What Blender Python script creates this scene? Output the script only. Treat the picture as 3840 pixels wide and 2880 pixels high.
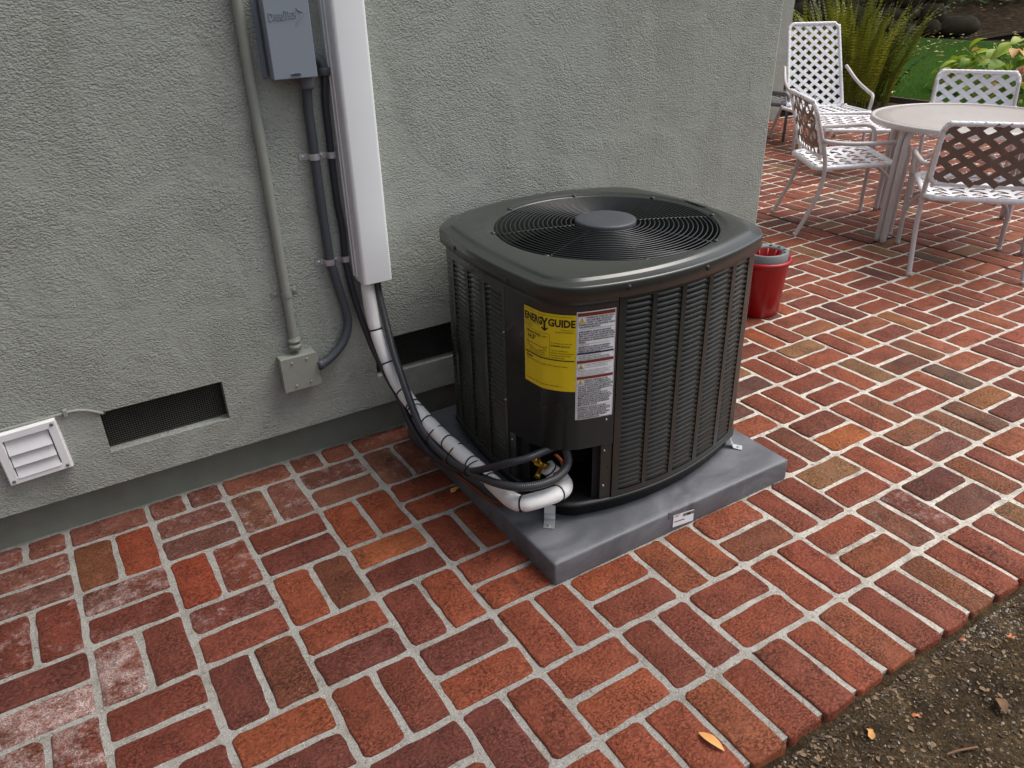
import bpy, math, random
import numpy as np
from mathutils import Vector, Matrix
random.seed(7)
RNG = np.random.RandomState(7)
for o in list(bpy.data.objects): bpy.data.objects.remove(o)
SC = bpy.context.scene
COL = SC.collection

# ------------------------------------------------------------------ camera
cam = bpy.data.cameras.new('camera'); camo = bpy.data.objects.new('camera', cam); COL.objects.link(camo)
cam.sensor_width = 36.0; cam.sensor_fit = 'HORIZONTAL'; cam.lens = 2935.99 / 3840 * 36
cam.clip_start = 0.02; cam.clip_end = 400
CP = Vector((-0.89762, -0.82582, 1.37984))
FW = Vector((0.45933556, 0.75581181, -0.46664693)); RT = Vector((0.84794247, -0.529585, -0.0230934))
UPV = RT.cross(FW)
M = Matrix((RT, UPV, -FW)).transposed().to_4x4(); M.translation = CP
camo.matrix_world = M
SC.camera = camo

# ------------------------------------------------------------------ light
SUN_EL, SUN_AZ = math.radians(60), math.radians(108)      # azimuth clockwise from +Y (the wall side); sun stands out over the open garden
W = bpy.data.worlds.new('World'); SC.world = W; W.use_nodes = True
wn = W.node_tree; wn.nodes.clear()
sky = wn.nodes.new('ShaderNodeTexSky'); sky.sky_type = 'NISHITA'; sky.sun_disc = False
sky.sun_elevation = SUN_EL; sky.sun_rotation = SUN_AZ; sky.dust_density = 4.0; sky.air_density = 1.0; sky.ozone_density = 1.0
bg = wn.nodes.new('ShaderNodeBackground'); bg.inputs['Strength'].default_value = 0.12
wo = wn.nodes.new('ShaderNodeOutputWorld')
hs_ = wn.nodes.new('ShaderNodeHueSaturation'); hs_.inputs['Saturation'].default_value = 0.45   # high thin cloud: a whiter sky
wn.links.new(sky.outputs[0], hs_.inputs['Color']); wn.links.new(hs_.outputs[0], bg.inputs[0]); wn.links.new(bg.outputs[0], wo.inputs[0])
sl = bpy.data.lights.new('sun', 'SUN'); sl.energy = 1.5; sl.angle = math.radians(38); sl.color = (1.0, 0.95, 0.88)
so = bpy.data.objects.new('sun', sl); COL.objects.link(so)
sd = Vector((math.sin(SUN_AZ) * math.cos(SUN_EL), math.cos(SUN_AZ) * math.cos(SUN_EL), math.sin(SUN_EL)))
so.rotation_euler = (-sd).to_track_quat('-Z', 'Y').to_euler(); so.location = sd * 20
vs = SC.view_settings; vs.view_transform = 'Standard'; vs.look = 'None'; vs.gamma = 1.0; vs.use_curve_mapping = False
vs.exposure = 0.60
SC.display_settings.display_device = 'sRGB'
SC.render.engine = 'CYCLES'
SC.cycles.max_bounces = 6; SC.cycles.diffuse_bounces = 3; SC.cycles.glossy_bounces = 3; SC.cycles.transparent_max_bounces = 8
SC.cycles.use_denoising = True

# ------------------------------------------------------------------ helpers
def lin(r, g, b, k=1.0):
    f = lambda c: (c / 255 / 12.92) if c / 255 <= 0.04045 else ((c / 255 + 0.055) / 1.055) ** 2.4
    return (f(r) * k, f(g) * k, f(b) * k, 1.0)

class NT:
    """small node-tree writer"""
    def __init__(s, name):
        s.m = bpy.data.materials.new(name); s.m.use_nodes = True; s.t = s.m.node_tree; s.t.nodes.clear()
        s.out = s.t.nodes.new('ShaderNodeOutputMaterial')
    def n(s, typ, props=None, **inp):
        nd = s.t.nodes.new('ShaderNode' + typ)
        for k, v in (props or {}).items(): setattr(nd, k, v)
        for k, v in inp.items():
            k = k.replace('_', ' ')
            if k.isdigit() : sock = nd.inputs[int(k)]
            else: sock = nd.inputs[k]
            s.set(sock, v)
        return nd
    def set(s, sock, v):
        if isinstance(v, bpy.types.NodeSocket): s.t.links.new(v, sock)
        elif isinstance(v, bpy.types.Node): s.t.links.new(v.outputs[0], sock)
        else: sock.default_value = v
    def math(s, op, a, b=0.0, clamp=False):
        nd = s.t.nodes.new('ShaderNodeMath'); nd.operation = op; nd.use_clamp = clamp
        s.set(nd.inputs[0], a); s.set(nd.inputs[1], b); return nd.outputs[0]
    def mix(s, f, a, b, mode='MIX'):
        nd = s.t.nodes.new('ShaderNodeMix'); nd.data_type = 'RGBA'; nd.blend_type = mode
        s.set(nd.inputs['Factor'], f); s.set(nd.inputs[6], a); s.set(nd.inputs[7], b); return nd.outputs[2]
    def ramp(s, fac, stops):
        nd = s.t.nodes.new('ShaderNodeValToRGB'); s.set(nd.inputs[0], fac); e = nd.color_ramp.elements
        while len(e) < len(stops): e.new(0.5)
        for i, (p, c) in enumerate(stops):
            e[i].position = p; e[i].color = c if not isinstance(c, (int, float)) else (c, c, c, 1)
        return nd.outputs[0]
    def noise(s, vec, scale, detail=3, rough=0.55, dist=0.0):
        return s.n('TexNoise', Vector=vec, Scale=scale, Detail=detail, Roughness=rough, Distortion=dist).outputs[0]
    def obj(s): return s.n('TexCoord').outputs['Object']
    def geo(s): return s.n('NewGeometry').outputs['Position']
    def mapping(s, vec, scale=(1, 1, 1), rot=(0, 0, 0), loc=(0, 0, 0)):
        return s.n('Mapping', Vector=vec, Scale=scale, Rotation=rot, Location=loc).outputs[0]
    def bump(s, h, dist=0.002, strength=1.0, normal=None):
        nd = s.n('Bump', Height=h, Distance=dist, Strength=strength)
        if normal is not None: s.set(nd.inputs['Normal'], normal)
        return nd.outputs[0]
    def bsdf(s, color, rough=0.5, metal=0.0, normal=None, spec=0.5, **kw):
        nd = s.n('BsdfPrincipled'); s.set(nd.inputs['Base Color'], color); s.set(nd.inputs['Roughness'], rough)
        s.set(nd.inputs['Metallic'], metal); s.set(nd.inputs['Specular IOR Level'], spec)
        if normal is not None: s.set(nd.inputs['Normal'], normal)
        for k, v in kw.items(): s.set(nd.inputs[k.replace('_', ' ')], v)
        s.t.links.new(nd.outputs[0], s.out.inputs[0]); return s.m

class MB:
    """collects polygons, links them as one mesh object"""
    def __init__(s): s.v = []; s.f = []; s.mi = []; s.sm = []
    def add(s, verts, faces, mi=0, smooth=False):
        b = len(s.v); s.v += [tuple(p) for p in verts]
        for f in faces: s.f.append(tuple(i + b for i in f)); s.mi.append(mi); s.sm.append(smooth)
        return s
    def box(s, x0, x1, y0, y1, z0, z1, mi=0):
        v = [(x0,y0,z0),(x1,y0,z0),(x1,y1,z0),(x0,y1,z0),(x0,y0,z1),(x1,y0,z1),(x1,y1,z1),(x0,y1,z1)]
        return s.add(v, [(0,3,2,1),(4,5,6,7),(0,1,5,4),(1,2,6,5),(2,3,7,6),(3,0,4,7)], mi)
    def rbox(s, x0, x1, y0, y1, z0, z1, r=0.004, mi=0):
        """box with chamfered edges (24 vertices)"""
        xs, ys, zs = (x0, x1), (y0, y1), (z0, z1); V = []; idx = {}
        for i in (0, 1):
            for j in (0, 1):
                for k in (0, 1):
                    sx, sy, sz = (1 if i == 0 else -1), (1 if j == 0 else -1), (1 if k == 0 else -1)
                    for a in range(3):
                        p = [xs[i] + sx * r, ys[j] + sy * r, zs[k] + sz * r]
                        p[a] = (xs[i], ys[j], zs[k])[a]
                        idx[(i, j, k, a)] = len(V); V.append(p)
        c = Vector(((x0 + x1) / 2, (y0 + y1) / 2, (z0 + z1) / 2)); F = []
        for a in range(3):
            b, d = (a + 1) % 3, (a + 2) % 3
            for e in (0, 1):
                q = []
                for (m, n) in ((0, 0), (1, 0), (1, 1), (0, 1)):
                    t = [0, 0, 0]; t[a] = e; t[b] = m; t[d] = n; q.append(idx[(t[0], t[1], t[2], a)])
                F.append(q)
            for m in (0, 1):
                for n in (0, 1):
                    q = []
                    for e, ax in ((0, b), (0, d), (1, d), (1, b)):
                        t = [0, 0, 0]; t[a] = e; t[b] = m; t[d] = n; q.append(idx[(t[0], t[1], t[2], ax)])
                    F.append(q)
        for i in (0, 1):
            for j in (0, 1):
                for k in (0, 1): F.append([idx[(i, j, k, 0)], idx[(i, j, k, 1)], idx[(i, j, k, 2)]])
        G = []
        for f in F:
            a, b, d = Vector(V[f[0]]), Vector(V[f[1]]), Vector(V[f[2]])
            nn = (b - a).cross(d - a); mid = sum((Vector(V[i]) for i in f), Vector()) / len(f)
            G.append(f if nn.dot(mid - c) > 0 else f[::-1])
        return s.add(V, G, mi)
    def loft(s, rings, closed=True, cap0=False, cap1=False, mi=0, smooth=True):
        n = len(rings[0]); b = len(s.v)
        for r in rings: s.v += [tuple(p) for p in r]
        m = n if closed else n - 1
        for i in range(len(rings) - 1):
            for j in range(m):
                j2 = (j + 1) % n
                s.f.append((b + i*n + j, b + i*n + j2, b + (i+1)*n + j2, b + (i+1)*n + j)); s.mi.append(mi); s.sm.append(smooth)
        if cap0: s.f.append(tuple(b + j for j in range(n))[::-1]); s.mi.append(mi); s.sm.append(False)
        if cap1: s.f.append(tuple(b + (len(rings)-1)*n + j for j in range(n))); s.mi.append(mi); s.sm.append(False)
        return s
    def tube(s, path, r, n=10, mi=0, caps=True, squash=None):
        P = [Vector(p) for p in path]; k = len(P)
        R = r if isinstance(r, (list, tuple, np.ndarray)) else [r] * k
        T = [(P[min(i+1, k-1)] - P[max(i-1, 0)]).normalized() for i in range(k)]
        ref = Vector((0, 0, 1)) if abs(T[0].z) < 0.9 else Vector((1, 0, 0))
        u = T[0].cross(ref).normalized(); rings = []
        for i in range(k):
            u = (u - T[i] * u.dot(T[i])).normalized(); w = T[i].cross(u)
            rings.append([P[i] + (u * math.cos(2*math.pi*j/n) + w * math.sin(2*math.pi*j/n)) * R[i] for j in range(n)])
        return s.loft(rings, True, caps, caps, mi)
    def build(s, name, mat, parent=None, loc=None, smooth=None):
        me = bpy.data.meshes.new(name); me.from_pydata(s.v, [], s.f)
        for m in (mat if isinstance(mat, (list, tuple)) else [mat]): me.materials.append(m)
        me.polygons.foreach_set('material_index', s.mi)
        me.polygons.foreach_set('use_smooth', [bool(x) for x in s.sm] if smooth is None else [smooth] * len(s.f))
        me.update()
        return link(name, me, parent, loc)

def link(name, me, parent=None, loc=None, mat=None):
    o = bpy.data.objects.new(name, me); COL.objects.link(o)
    if parent is not None: o.parent = parent
    if loc is not None: o.location = loc
    if mat is not None: o.matrix_local = mat
    return o
def tag(o, label=None, cat=None, group=None, kind=None):
    if label: o['label'] = label
    if cat: o['category'] = cat
    if group: o['group'] = group
    if kind: o['kind'] = kind
    return o
def thing(name, label, cat, loc=(0, 0, 0), rz=0.0, group=None):
    o = bpy.data.objects.new(name, None); COL.objects.link(o); o.location = loc; o.rotation_euler = (0, 0, rz)
    o.empty_display_size = 0.1
    return tag(o, label, cat, group)
def stuff(o): o['kind'] = 'stuff'; return o
def dup(root, loc, rz, label=None):
    r = root.copy(); COL.objects.link(r); r.location = loc; r.rotation_euler = (0, 0, rz)
    if label: r['label'] = label
    for ch in list(root.children):
        c = ch.copy(); COL.objects.link(c); c.parent = r
        for g in list(ch.children):
            d = g.copy(); COL.objects.link(d); d.parent = c
    return r
def spline(pts, step=0.01, closed=False):
    """Catmull-Rom through pts, resampled to even steps"""
    P = [np.array(p, float) for p in pts]; P = [2*P[0]-P[1]] + P + [2*P[-1]-P[-2]]; out = []
    for i in range(1, len(P) - 2):
        a, b, c, d = P[i-1:i+3]
        for t in np.linspace(0, 1, 24, endpoint=False):
            out.append(0.5*((2*b) + (c-a)*t + (2*a-5*b+4*c-d)*t*t + (3*b-a-3*c+d)*t**3))
    out.append(P[-2]); out = np.array(out)
    L = np.r_[0, np.cumsum(np.linalg.norm(np.diff(out, axis=0), axis=1))]
    q = np.linspace(0, L[-1], max(2, int(L[-1] / step) + 1))
    return np.stack([np.interp(q, L, out[:, k]) for k in range(out.shape[1])], 1)
def bend(pts, r, n=6):
    """polyline with rounded corners"""
    P = [Vector(p) for p in pts]; out = [P[0]]
    for i in range(1, len(P) - 1):
        a, b, c = P[i-1], P[i], P[i+1]; da = (a - b); dc = (c - b)
        q = min(r, da.length * 0.49, dc.length * 0.49); p0 = b + da.normalized() * q; p1 = b + dc.normalized() * q
        for k in range(n + 1):
            t = k / n; out.append(p0 * (1-t)**2 + b * 2*t*(1-t) + p1 * t*t)
    out.append(P[-1]); return out
def text_geo(body, size, x=0.0, y=0.0, bold=0.0, align='LEFT', sx=1.0, res=2):
    cu = bpy.data.curves.new('t', 'FONT'); cu.body = body; cu.size = size; cu.offset = bold; cu.align_x = align
    cu.resolution_u = res; cu.fill_mode = 'FRONT' if hasattr(cu, 'fill_mode') else cu.fill_mode
    ob = bpy.data.objects.new('t', cu); COL.objects.link(ob)
    dg = bpy.context.evaluated_depsgraph_get(); me = bpy.data.meshes.new_from_object(ob.evaluated_get(dg))
    V = [(v.co.x * sx + x, v.co.y + y) for v in me.vertices]; F = [tuple(p.vertices) for p in me.polygons]
    bpy.data.objects.remove(ob); bpy.data.curves.remove(cu); bpy.data.meshes.remove(me)
    return V, F

# ------------------------------------------------------------------ materials
MT = {}
def plain(name, col, rough=0.5, metal=0.0, spec=0.5, var=0.08, scale=30, bump=0.0, bscale=300, rvar=0.1):
    s = NT(name); p = s.obj(); c = col if len(col) == 4 else (*col, 1)
    nz = s.noise(p, scale, 4); f = s.math('MULTIPLY_ADD', nz, 2 * var); s.t.nodes[-1].inputs[2].default_value = 1 - var
    cc = s.mix(1.0, c, s.n('CombineColor', Red=f, Green=f, Blue=f), 'MULTIPLY')
    r = s.math('MULTIPLY_ADD', s.noise(p, scale * 1.7, 3), 2 * rvar); s.t.nodes[-1].inputs[2].default_value = rough - rvar
    nm = s.bump(s.noise(p, bscale, 3), 0.001, bump) if bump else None
    MT[name] = s.bsdf(cc, r, metal, nm, spec); return MT[name]

def stucco_mat(name, col):
    s = NT(name); p = s.geo()
    warp = s.n('TexNoise', Vector=p, Scale=1.6, Detail=2).outputs[1]
    pw = s.n('VectorMath', {'operation': 'MULTIPLY_ADD'}); s.set(pw.inputs[0], warp); pw.inputs[1].default_value = (0.16, 0.16, 0.16); s.set(pw.inputs[2], p)
    w2 = s.n('TexNoise', Vector=p, Scale=60, Detail=2).outputs[1]
    pw2 = s.n('VectorMath', {'operation': 'MULTIPLY_ADD'}); s.set(pw2.inputs[0], w2); pw2.inputs[1].default_value = (0.012, 0.012, 0.012); s.set(pw2.inputs[2], pw.outputs[0])
    st = s.mapping(pw2.outputs[0], scale=(0.62, 1, 1.0), rot=(0, 0.45, 0))
    v = s.n('TexVoronoi', {'feature': 'SMOOTH_F1'}, Vector=st, Scale=215, Smoothness=0.3).outputs[0]
    n1 = s.noise(st, 240, 4, 0.6, 0.5); n2 = s.noise(st, 80, 3, 0.5)
    patch = s.ramp(s.noise(p, 5.5, 4, 0.6, 0.8), [(0.36, 0.30), (0.62, 1.0)])
    arc = s.n('TexWave', {'wave_type': 'RINGS', 'rings_direction': 'SPHERICAL'}, Vector=s.mapping(pw.outputs[0], loc=(0.9, 0, -0.2)), Scale=26, Distortion=6, Detail=3, Detail_Scale=2.5).outputs[1]
    arcm = s.ramp(s.noise(p, 2.6, 2), [(0.56, 0.0), (0.70, 0.22)])
    h = s.math('ADD', s.math('MULTIPLY', n1, 1.2), s.math('MULTIPLY', s.math('SUBTRACT', 0.6, v), 0.9))
    h = s.math('ADD', h, s.math('MULTIPLY', n2, 0.5))
    h = s.math('ADD', h, s.math('MULTIPLY', arc, arcm))
    h = s.math('MULTIPLY', h, patch)
    c = s.mix(s.noise(p, 1.3, 3), lin(*col, k=0.94), lin(*col, k=1.05))
    pit = s.ramp(n1, [(0.30, 0.55), (0.41, 1.0)])
    c = s.mix(1.0, c, pit, 'MULTIPLY')
    c = s.mix(s.ramp(s.noise(s.mapping(p, scale=(1, 1, 0.22)), 7, 5, 0.65), [(0.50, 0.0), (0.72, 0.22)]), c, lin(112, 112, 102))   # faint run marks
    # grime near the ground
    z = s.n('SeparateXYZ', Vector=p).outputs[2]
    g = s.math('MULTIPLY', s.ramp(z, [(0.10, 1.0), (0.34, 0.0)]), s.ramp(s.noise(p, 9, 4), [(0.45, 0.0), (0.7, 0.35)]))
    c = s.mix(g, c, lin(92, 90, 78))
    MT[name] = s.bsdf(c, 0.82, 0, s.bump(h, 0.0046, 0.85), 0.25)
stucco_mat('stucco', (160, 164, 156))
plain('foundation', lin(112, 116, 106), 0.85, var=0.25, scale=14, bump=0.5, bscale=120)

def brick_mat(name, use_attr):
    s = NT(name); p = s.geo()
    if use_attr:
        a = s.n('Attribute', {'attribute_name': 'tint'}); base = a.outputs['Color']; chalk = a.outputs['Alpha']; rnd = s.noise(p, 3, 0)
    else:
        oi = s.n('ObjectInfo'); base = oi.outputs['Color']; chalk = oi.outputs['Alpha']; rnd = oi.outputs['Random']
    big = s.noise(p, 9, 3, 0.6, 0.8); mid = s.noise(p, 55, 4, 0.65); fine = s.noise(p, 420, 3, 0.6)
    pv = s.n('VectorMath', {'operation': 'MULTIPLY_ADD'}); s.set(pv.inputs[0], s.n('TexNoise', Vector=p, Scale=40, Detail=2).outputs[1]); pv.inputs[1].default_value = (0.02, 0.02, 0.02); s.set(pv.inputs[2], p)
    crack = s.n('TexVoronoi', {'feature': 'F1'}, Vector=s.mapping(pv.outputs[0], scale=(1, 1.0, 0.2)), Scale=95).outputs[0]
    c = s.mix(s.ramp(big, [(0.35, 0.0), (0.7, 0.75)]), base, s.mix(1.0, base, (0.66, 0.62, 0.60, 1), 'MULTIPLY'))
    c = s.mix(s.ramp(mid, [(0.48, 0.0), (0.72, 0.55)]), c, s.mix(1.0, c, (1.28, 1.30, 1.26, 1), 'MULTIPLY'))
    # dark fire flecks and pits
    fl = s.math('MULTIPLY', s.ramp(s.noise(s.mapping(p, scale=(0.8, 1.2, 1)), 175, 4, 0.72, 0.4), [(0.50, 0.0), (0.62, 0.9)]), s.ramp(s.noise(p, 13, 3), [(0.38, 0.30), (0.62, 1.0)]))
    c = s.mix(fl, c, s.mix(1.0, c, (0.22, 0.20, 0.20, 1), 'MULTIPLY'))
    lt = s.ramp(s.noise(p, 260, 2), [(0.70, 0.0), (0.76, 0.6)])
    c = s.mix(lt, c, lin(205, 170, 140))
    # white efflorescence: amount rides in the alpha of the brick's own colour
    cl = s.math('SUBTRACT', 1.0, chalk)
    ef = s.math('MULTIPLY', s.ramp(s.math('ADD', s.noise(p, 20, 8, 0.78), s.math('MULTIPLY', cl, 0.30)), [(0.60, 0.0), (0.82, 0.9)]), s.ramp(s.noise(p, 300, 4, 0.7), [(0.40, 0.12), (0.58, 1.0)]))
    ef = s.math('MULTIPLY', ef, s.ramp(cl, [(0.05, 0.0), (0.3, 1.0)]))
    c = s.mix(ef, c, lin(206, 190, 186))
    h = s.math('ADD', s.math('MULTIPLY', mid, 0.5), s.math('ADD', s.math('MULTIPLY', fine, 0.35), s.math('MULTIPLY', crack, 0.5)))
    h = s.math('SUBTRACT', h, s.math('MULTIPLY', fl, 0.5))
    burn = s.ramp(s.noise(p, 6.5, 4, 0.6, 1.2), [(0.60, 0.0), (0.76, 0.75)])
    c = s.mix(burn, c, s.mix(1.0, c, (0.40, 0.38, 0.38, 1), 'MULTIPLY'))
    rg_ = s.ramp(s.noise(p, 11, 4), [(0.35, 0.52), (0.7, 0.80)])
    MT[name] = s.bsdf(c, rg_, 0, s.bump(h, 0.0055, 0.9), 0.4)
brick_mat('brick', False); brick_mat('brick_far', True)

s = NT('mortar'); p = s.geo()
x = s.n('SeparateXYZ', Vector=p).outputs[0]
n1 = s.noise(p, 105, 5, 0.75); n2 = s.noise(p, 14, 4, 0.6); n3 = s.noise(p, 300, 3, 0.7)
c = s.mix(s.ramp(x, [(0.0, 0.0), (1.0, 1.0)]), lin(152, 150, 145), lin(214, 207, 195))  # greyer left, paler right: the uneven daylight is put into the mortar colour
c = s.mix(s.ramp(n2, [(0.44, 0.0), (0.70, 0.60)]), c, lin(112, 104, 94))
c = s.mix(s.ramp(n1, [(0.33, 0.85), (0.47, 0.0)]), c, lin(98, 92, 84))
c = s.mix(s.ramp(n3, [(0.58, 0.0), (0.68, 0.7)]), c, lin(232, 228, 220))
MT['mortar'] = s.bsdf(c, 0.9, 0, s.bump(s.math('ADD', n1, s.math('MULTIPLY', n3, 0.5)), 0.006, 0.8), 0.2)

s = NT('soil'); p = s.geo()
n1 = s.noise(p, 7, 5, 0.65); n2 = s.noise(p, 110, 5, 0.72); n3 = s.n('TexVoronoi', Vector=p, Scale=130).outputs[0]
c = s.mix(s.ramp(n1, [(0.40, 0.0), (0.66, 1.0)]), lin(62, 51, 37), lin(108, 91, 66))
c = s.mix(s.ramp(n2, [(0.45, 0.7), (0.62, 0.0)]), c, lin(40, 32, 25))
c = s.mix(s.ramp(s.noise(p, 300, 2), [(0.66, 0.0), (0.73, 0.7)]), c, lin(160, 145, 122))
MT['soil'] = s.bsdf(c, 0.95, 0, s.bump(s.math('ADD', n2, s.math('MULTIPLY', n3, 0.4)), 0.012, 0.9), 0.1)

s = NT('cabinet'); p = s.geo()
sm = s.ramp(s.noise(p, 6, 4), [(0.4, 0.0), (0.7, 1.0)])
MT['cabinet'] = s.bsdf(s.mix(s.noise(p, 60, 2), lin(44, 47, 44), lin(50, 53, 50)), s.math('MULTIPLY_ADD', sm, 0.10, False), 0, None, 0.5, Coat_Weight=0.3, Coat_Roughness=0.2)
for nd in s.t.nodes:
    if nd.type == 'MATH' and nd.operation == 'MULTIPLY_ADD': nd.inputs[2].default_value = 0.27
plain('black_coil', lin(14, 15, 16), 0.7, var=0.3, scale=200)
plain('black_pan', lin(22, 23, 24), 0.45, var=0.1)
plain('wire_black', lin(34, 36, 38), 0.32, spec=0.6)
plain('hub_plastic', lin(58, 62, 68), 0.55, var=0.05)
plain('fan_grey', lin(58, 60, 66), 0.5, var=0.1)
plain('fan_plate', lin(150, 132, 134), 0.6, var=0.1)
s = NT('pad_plastic'); p = s.geo()
n1 = s.noise(p, 5, 5, 0.6, 1.5); c = s.mix(s.ramp(n1, [(0.4, 0.0), (0.7, 1.0)]), lin(88, 90, 95), lin(116, 118, 123))
c = s.mix(s.ramp(s.noise(p, 240, 2), [(0.68, 0.0), (0.76, 0.4)]), c, lin(150, 150, 150))
c = s.mix(s.ramp(s.noise(s.mapping(p, scale=(1, 4, 1), rot=(0, 0, 0.6)), 30, 6, 0.75), [(0.58, 0.0), (0.72, 0.35)]), c, lin(142, 142, 142))
c = s.mix(s.ramp(s.noise(p, 70, 6, 0.8), [(0.60, 0.0), (0.72, 0.5)]), c, lin(66, 62, 58))
MT['pad_plastic'] = s.bsdf(c, s.ramp(n1, [(0.3, 0.34), (0.7, 0.60)]), 0, s.bump(s.noise(p, 400, 3), 0.0010, 0.5), 0.45)
plain('label_yellow', lin(236, 208, 30), 0.35, var=0.05, scale=25)
plain('label_white', lin(238, 240, 244), 0.35, var=0.02)
plain('ink', lin(24, 22, 20), 0.5, var=0.02)
plain('ink_blue', lin(30, 30, 62), 0.5, var=0.02)
plain('ink_rust', lin(128, 48, 26), 0.5, var=0.1)
plain('sign_yellow', lin(240, 190, 40), 0.5, var=0.02)
plain('zinc', lin(205, 207, 210), 0.38, metal=0.75, var=0.15, scale=60)
plain('brass', lin(190, 150, 60), 0.3, metal=1.0, var=0.15)
plain('copper', lin(186, 104, 68), 0.35, metal=1.0, var=0.2, scale=50)
plain('copper_dull', lin(120, 62, 42), 0.5, metal=0.4, var=0.2, scale=50)
plain('box_grey', lin(128, 137, 148), 0.5, var=0.03, bump=0.15, bscale=900)
plain('box_grey_dark', lin(96, 102, 108), 0.6, var=0.06)
plain('conduit_grey', lin(70, 74, 82), 0.5, var=0.08, scale=40)
plain('conduit_dark', lin(46, 49, 57), 0.42, var=0.08, scale=40)
plain('conduit_rib', lin(62, 64, 68), 0.32, var=0.06, scale=40)
plain('painted_metal', lin(142, 145, 136), 0.6, var=0.14, scale=25, bump=0.15, bscale=200)
plain('cover_white', lin(234, 236, 237), 0.42, var=0.04, scale=9)
plain('tie_black', lin(16, 16, 17), 0.4)
plain('vent_white', lin(230, 230, 232), 0.5, var=0.06, scale=20)
plain('vent_white_dirty', lin(216, 215, 217), 0.6, var=0.14, scale=22)
plain('mesh_wire', lin(78, 78, 72), 0.6, var=0.2, scale=12)
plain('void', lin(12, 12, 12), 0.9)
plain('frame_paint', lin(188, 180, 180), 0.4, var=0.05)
plain('strap_vinyl', lin(228, 228, 232), 0.38, var=0.03)
s = NT('strap'); p = s.obj(); bf = s.n('NewGeometry').outputs['Backfacing']
MT['strap'] = s.bsdf(s.mix(bf, s.mix(s.noise(p, 30, 3), lin(222, 222, 226), lin(234, 234, 238)), s.mix(s.noise(p, 20, 3), lin(104, 90, 82), lin(128, 112, 104))), 0.42, 0, None, 0.4)
plain('frame_shade', lin(110, 108, 112), 0.5, var=0.05)  # darker copy of the frame paint, with the shade put into the colour
plain('bucket_red', lin(158, 8, 17), 0.33, var=0.05, scale=8)
plain('wringer_grey', lin(110, 112, 114), 0.5)
plain('leaf_tan', lin(206, 150, 84), 0.7, var=0.2, scale=60)
plain('leaf_orange', lin(196, 116, 66), 0.7, var=0.2, scale=60)
plain('leaf_brown', lin(112, 84, 58), 0.8, var=0.25, scale=60)
plain('pebble', lin(170, 164, 154), 0.8, var=0.2, scale=80)
plain('litter', lin(120, 98, 74), 0.85, var=0.35, scale=40)
plain('litter_dark', lin(66, 54, 42), 0.85, var=0.35, scale=40)
plain('wood_edge', lin(98, 82, 74), 0.8, var=0.2)
plain('hose_black', lin(70, 70, 74), 0.5)
plain('stone', lin(54, 46, 32), 0.95, var=0.75, scale=4, bump=1.0, bscale=9)

s = NT('insulation'); p = s.obj()
uvw = s.n('Attribute', {'attribute_name': 'ang'}).outputs['Fac']; lng = s.n('Attribute', {'attribute_name': 'run'}).outputs['Fac']
rb = s.math('SINE', s.math('MULTIPLY', uvw, 6.2832 * 46)); rb2 = s.math('SINE', s.math('MULTIPLY', lng, 6.2832 * 300))
h = s.math('ADD', s.math('MULTIPLY', rb, 0.5), s.math('MULTIPLY', rb2, 0.25))
MT['insulation'] = s.bsdf(s.mix(s.noise(p, 12, 4), lin(244, 243, 241), lin(252, 252, 251)), 0.6, 0, s.bump(h, 0.0012, 0.6), 0.3)

s = NT('frosted_glass'); p = s.geo()
c = s.mix(s.noise(p, 7, 5), lin(190, 181, 174), lin(204, 196, 190))
d = s.n('BsdfPrincipled'); s.set(d.inputs['Base Color'], c); d.inputs['Roughness'].default_value = 0.30
t = s.n('BsdfTransparent'); mx = s.n('MixShader'); mx.inputs[0].default_value = 0.34
s.t.links.new(d.outputs[0], mx.inputs[1]); s.t.links.new(t.outputs[0], mx.inputs[2]); s.t.links.new(mx.outputs[0], s.out.inputs[0]); MT['frosted_glass'] = s.m

def leafy(name, c1, c2, scale=6, trans=0.25, rough=0.5):
    s = NT(name); oi = s.n('ObjectInfo').outputs['Random']; p = s.geo()
    f = s.math('SUBTRACT', s.math('ADD', s.math('MULTIPLY', oi, 0.8), s.math('MULTIPLY', s.noise(p, scale, 3), 0.5)), 0.15, True)
    c = s.mix(f, lin(*c1), lin(*c2))
    d = s.n('BsdfPrincipled'); s.set(d.inputs['Base Color'], c); d.inputs['Roughness'].default_value = rough
    t = s.n('BsdfTranslucent'); s.set(t.inputs[0], c)
    mx = s.n('MixShader'); mx.inputs[0].default_value = trans
    s.t.links.new(d.outputs[0], mx.inputs[1]); s.t.links.new(t.outputs[0], mx.inputs[2]); s.t.links.new(mx.outputs[0], s.out.inputs[0])
    MT[name] = s.m
leafy('fern_leaf', (46, 56, 14), (146, 148, 42), 5)
leafy('grass_blade', (58, 98, 30), (104, 144, 54), 2)
leafy('hydrangea_leaf', (96, 132, 34), (176, 190, 62), 9)
leafy('hydrangea_old', (190, 140, 92), (206, 166, 66), 9)
leafy('petal', (216, 156, 132), (232, 190, 168), 30)
leafy('ivy_leaf', (28, 48, 16), (66, 94, 32), 4)
leafy('fallen_yellow', (190, 170, 70), (226, 206, 150), 3)

# ------------------------------------------------------------------ setting: ground
P = 0.212                                                  # one basket-weave cell
rnd = random.uniform
def noise2(x, y, f):
    return math.sin(x*f*1.3+y*f*0.7+1.1) * math.cos(y*f*1.1-x*f*0.5+0.4)
gm = MB()
gm.add([(-60,-60,-0.10),(90,-60,-0.10),(90,90,-0.10),(-60,90,-0.10)], [(0,1,2,3)])
tag(gm.build('ground', MT['soil']), kind='structure')
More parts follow.
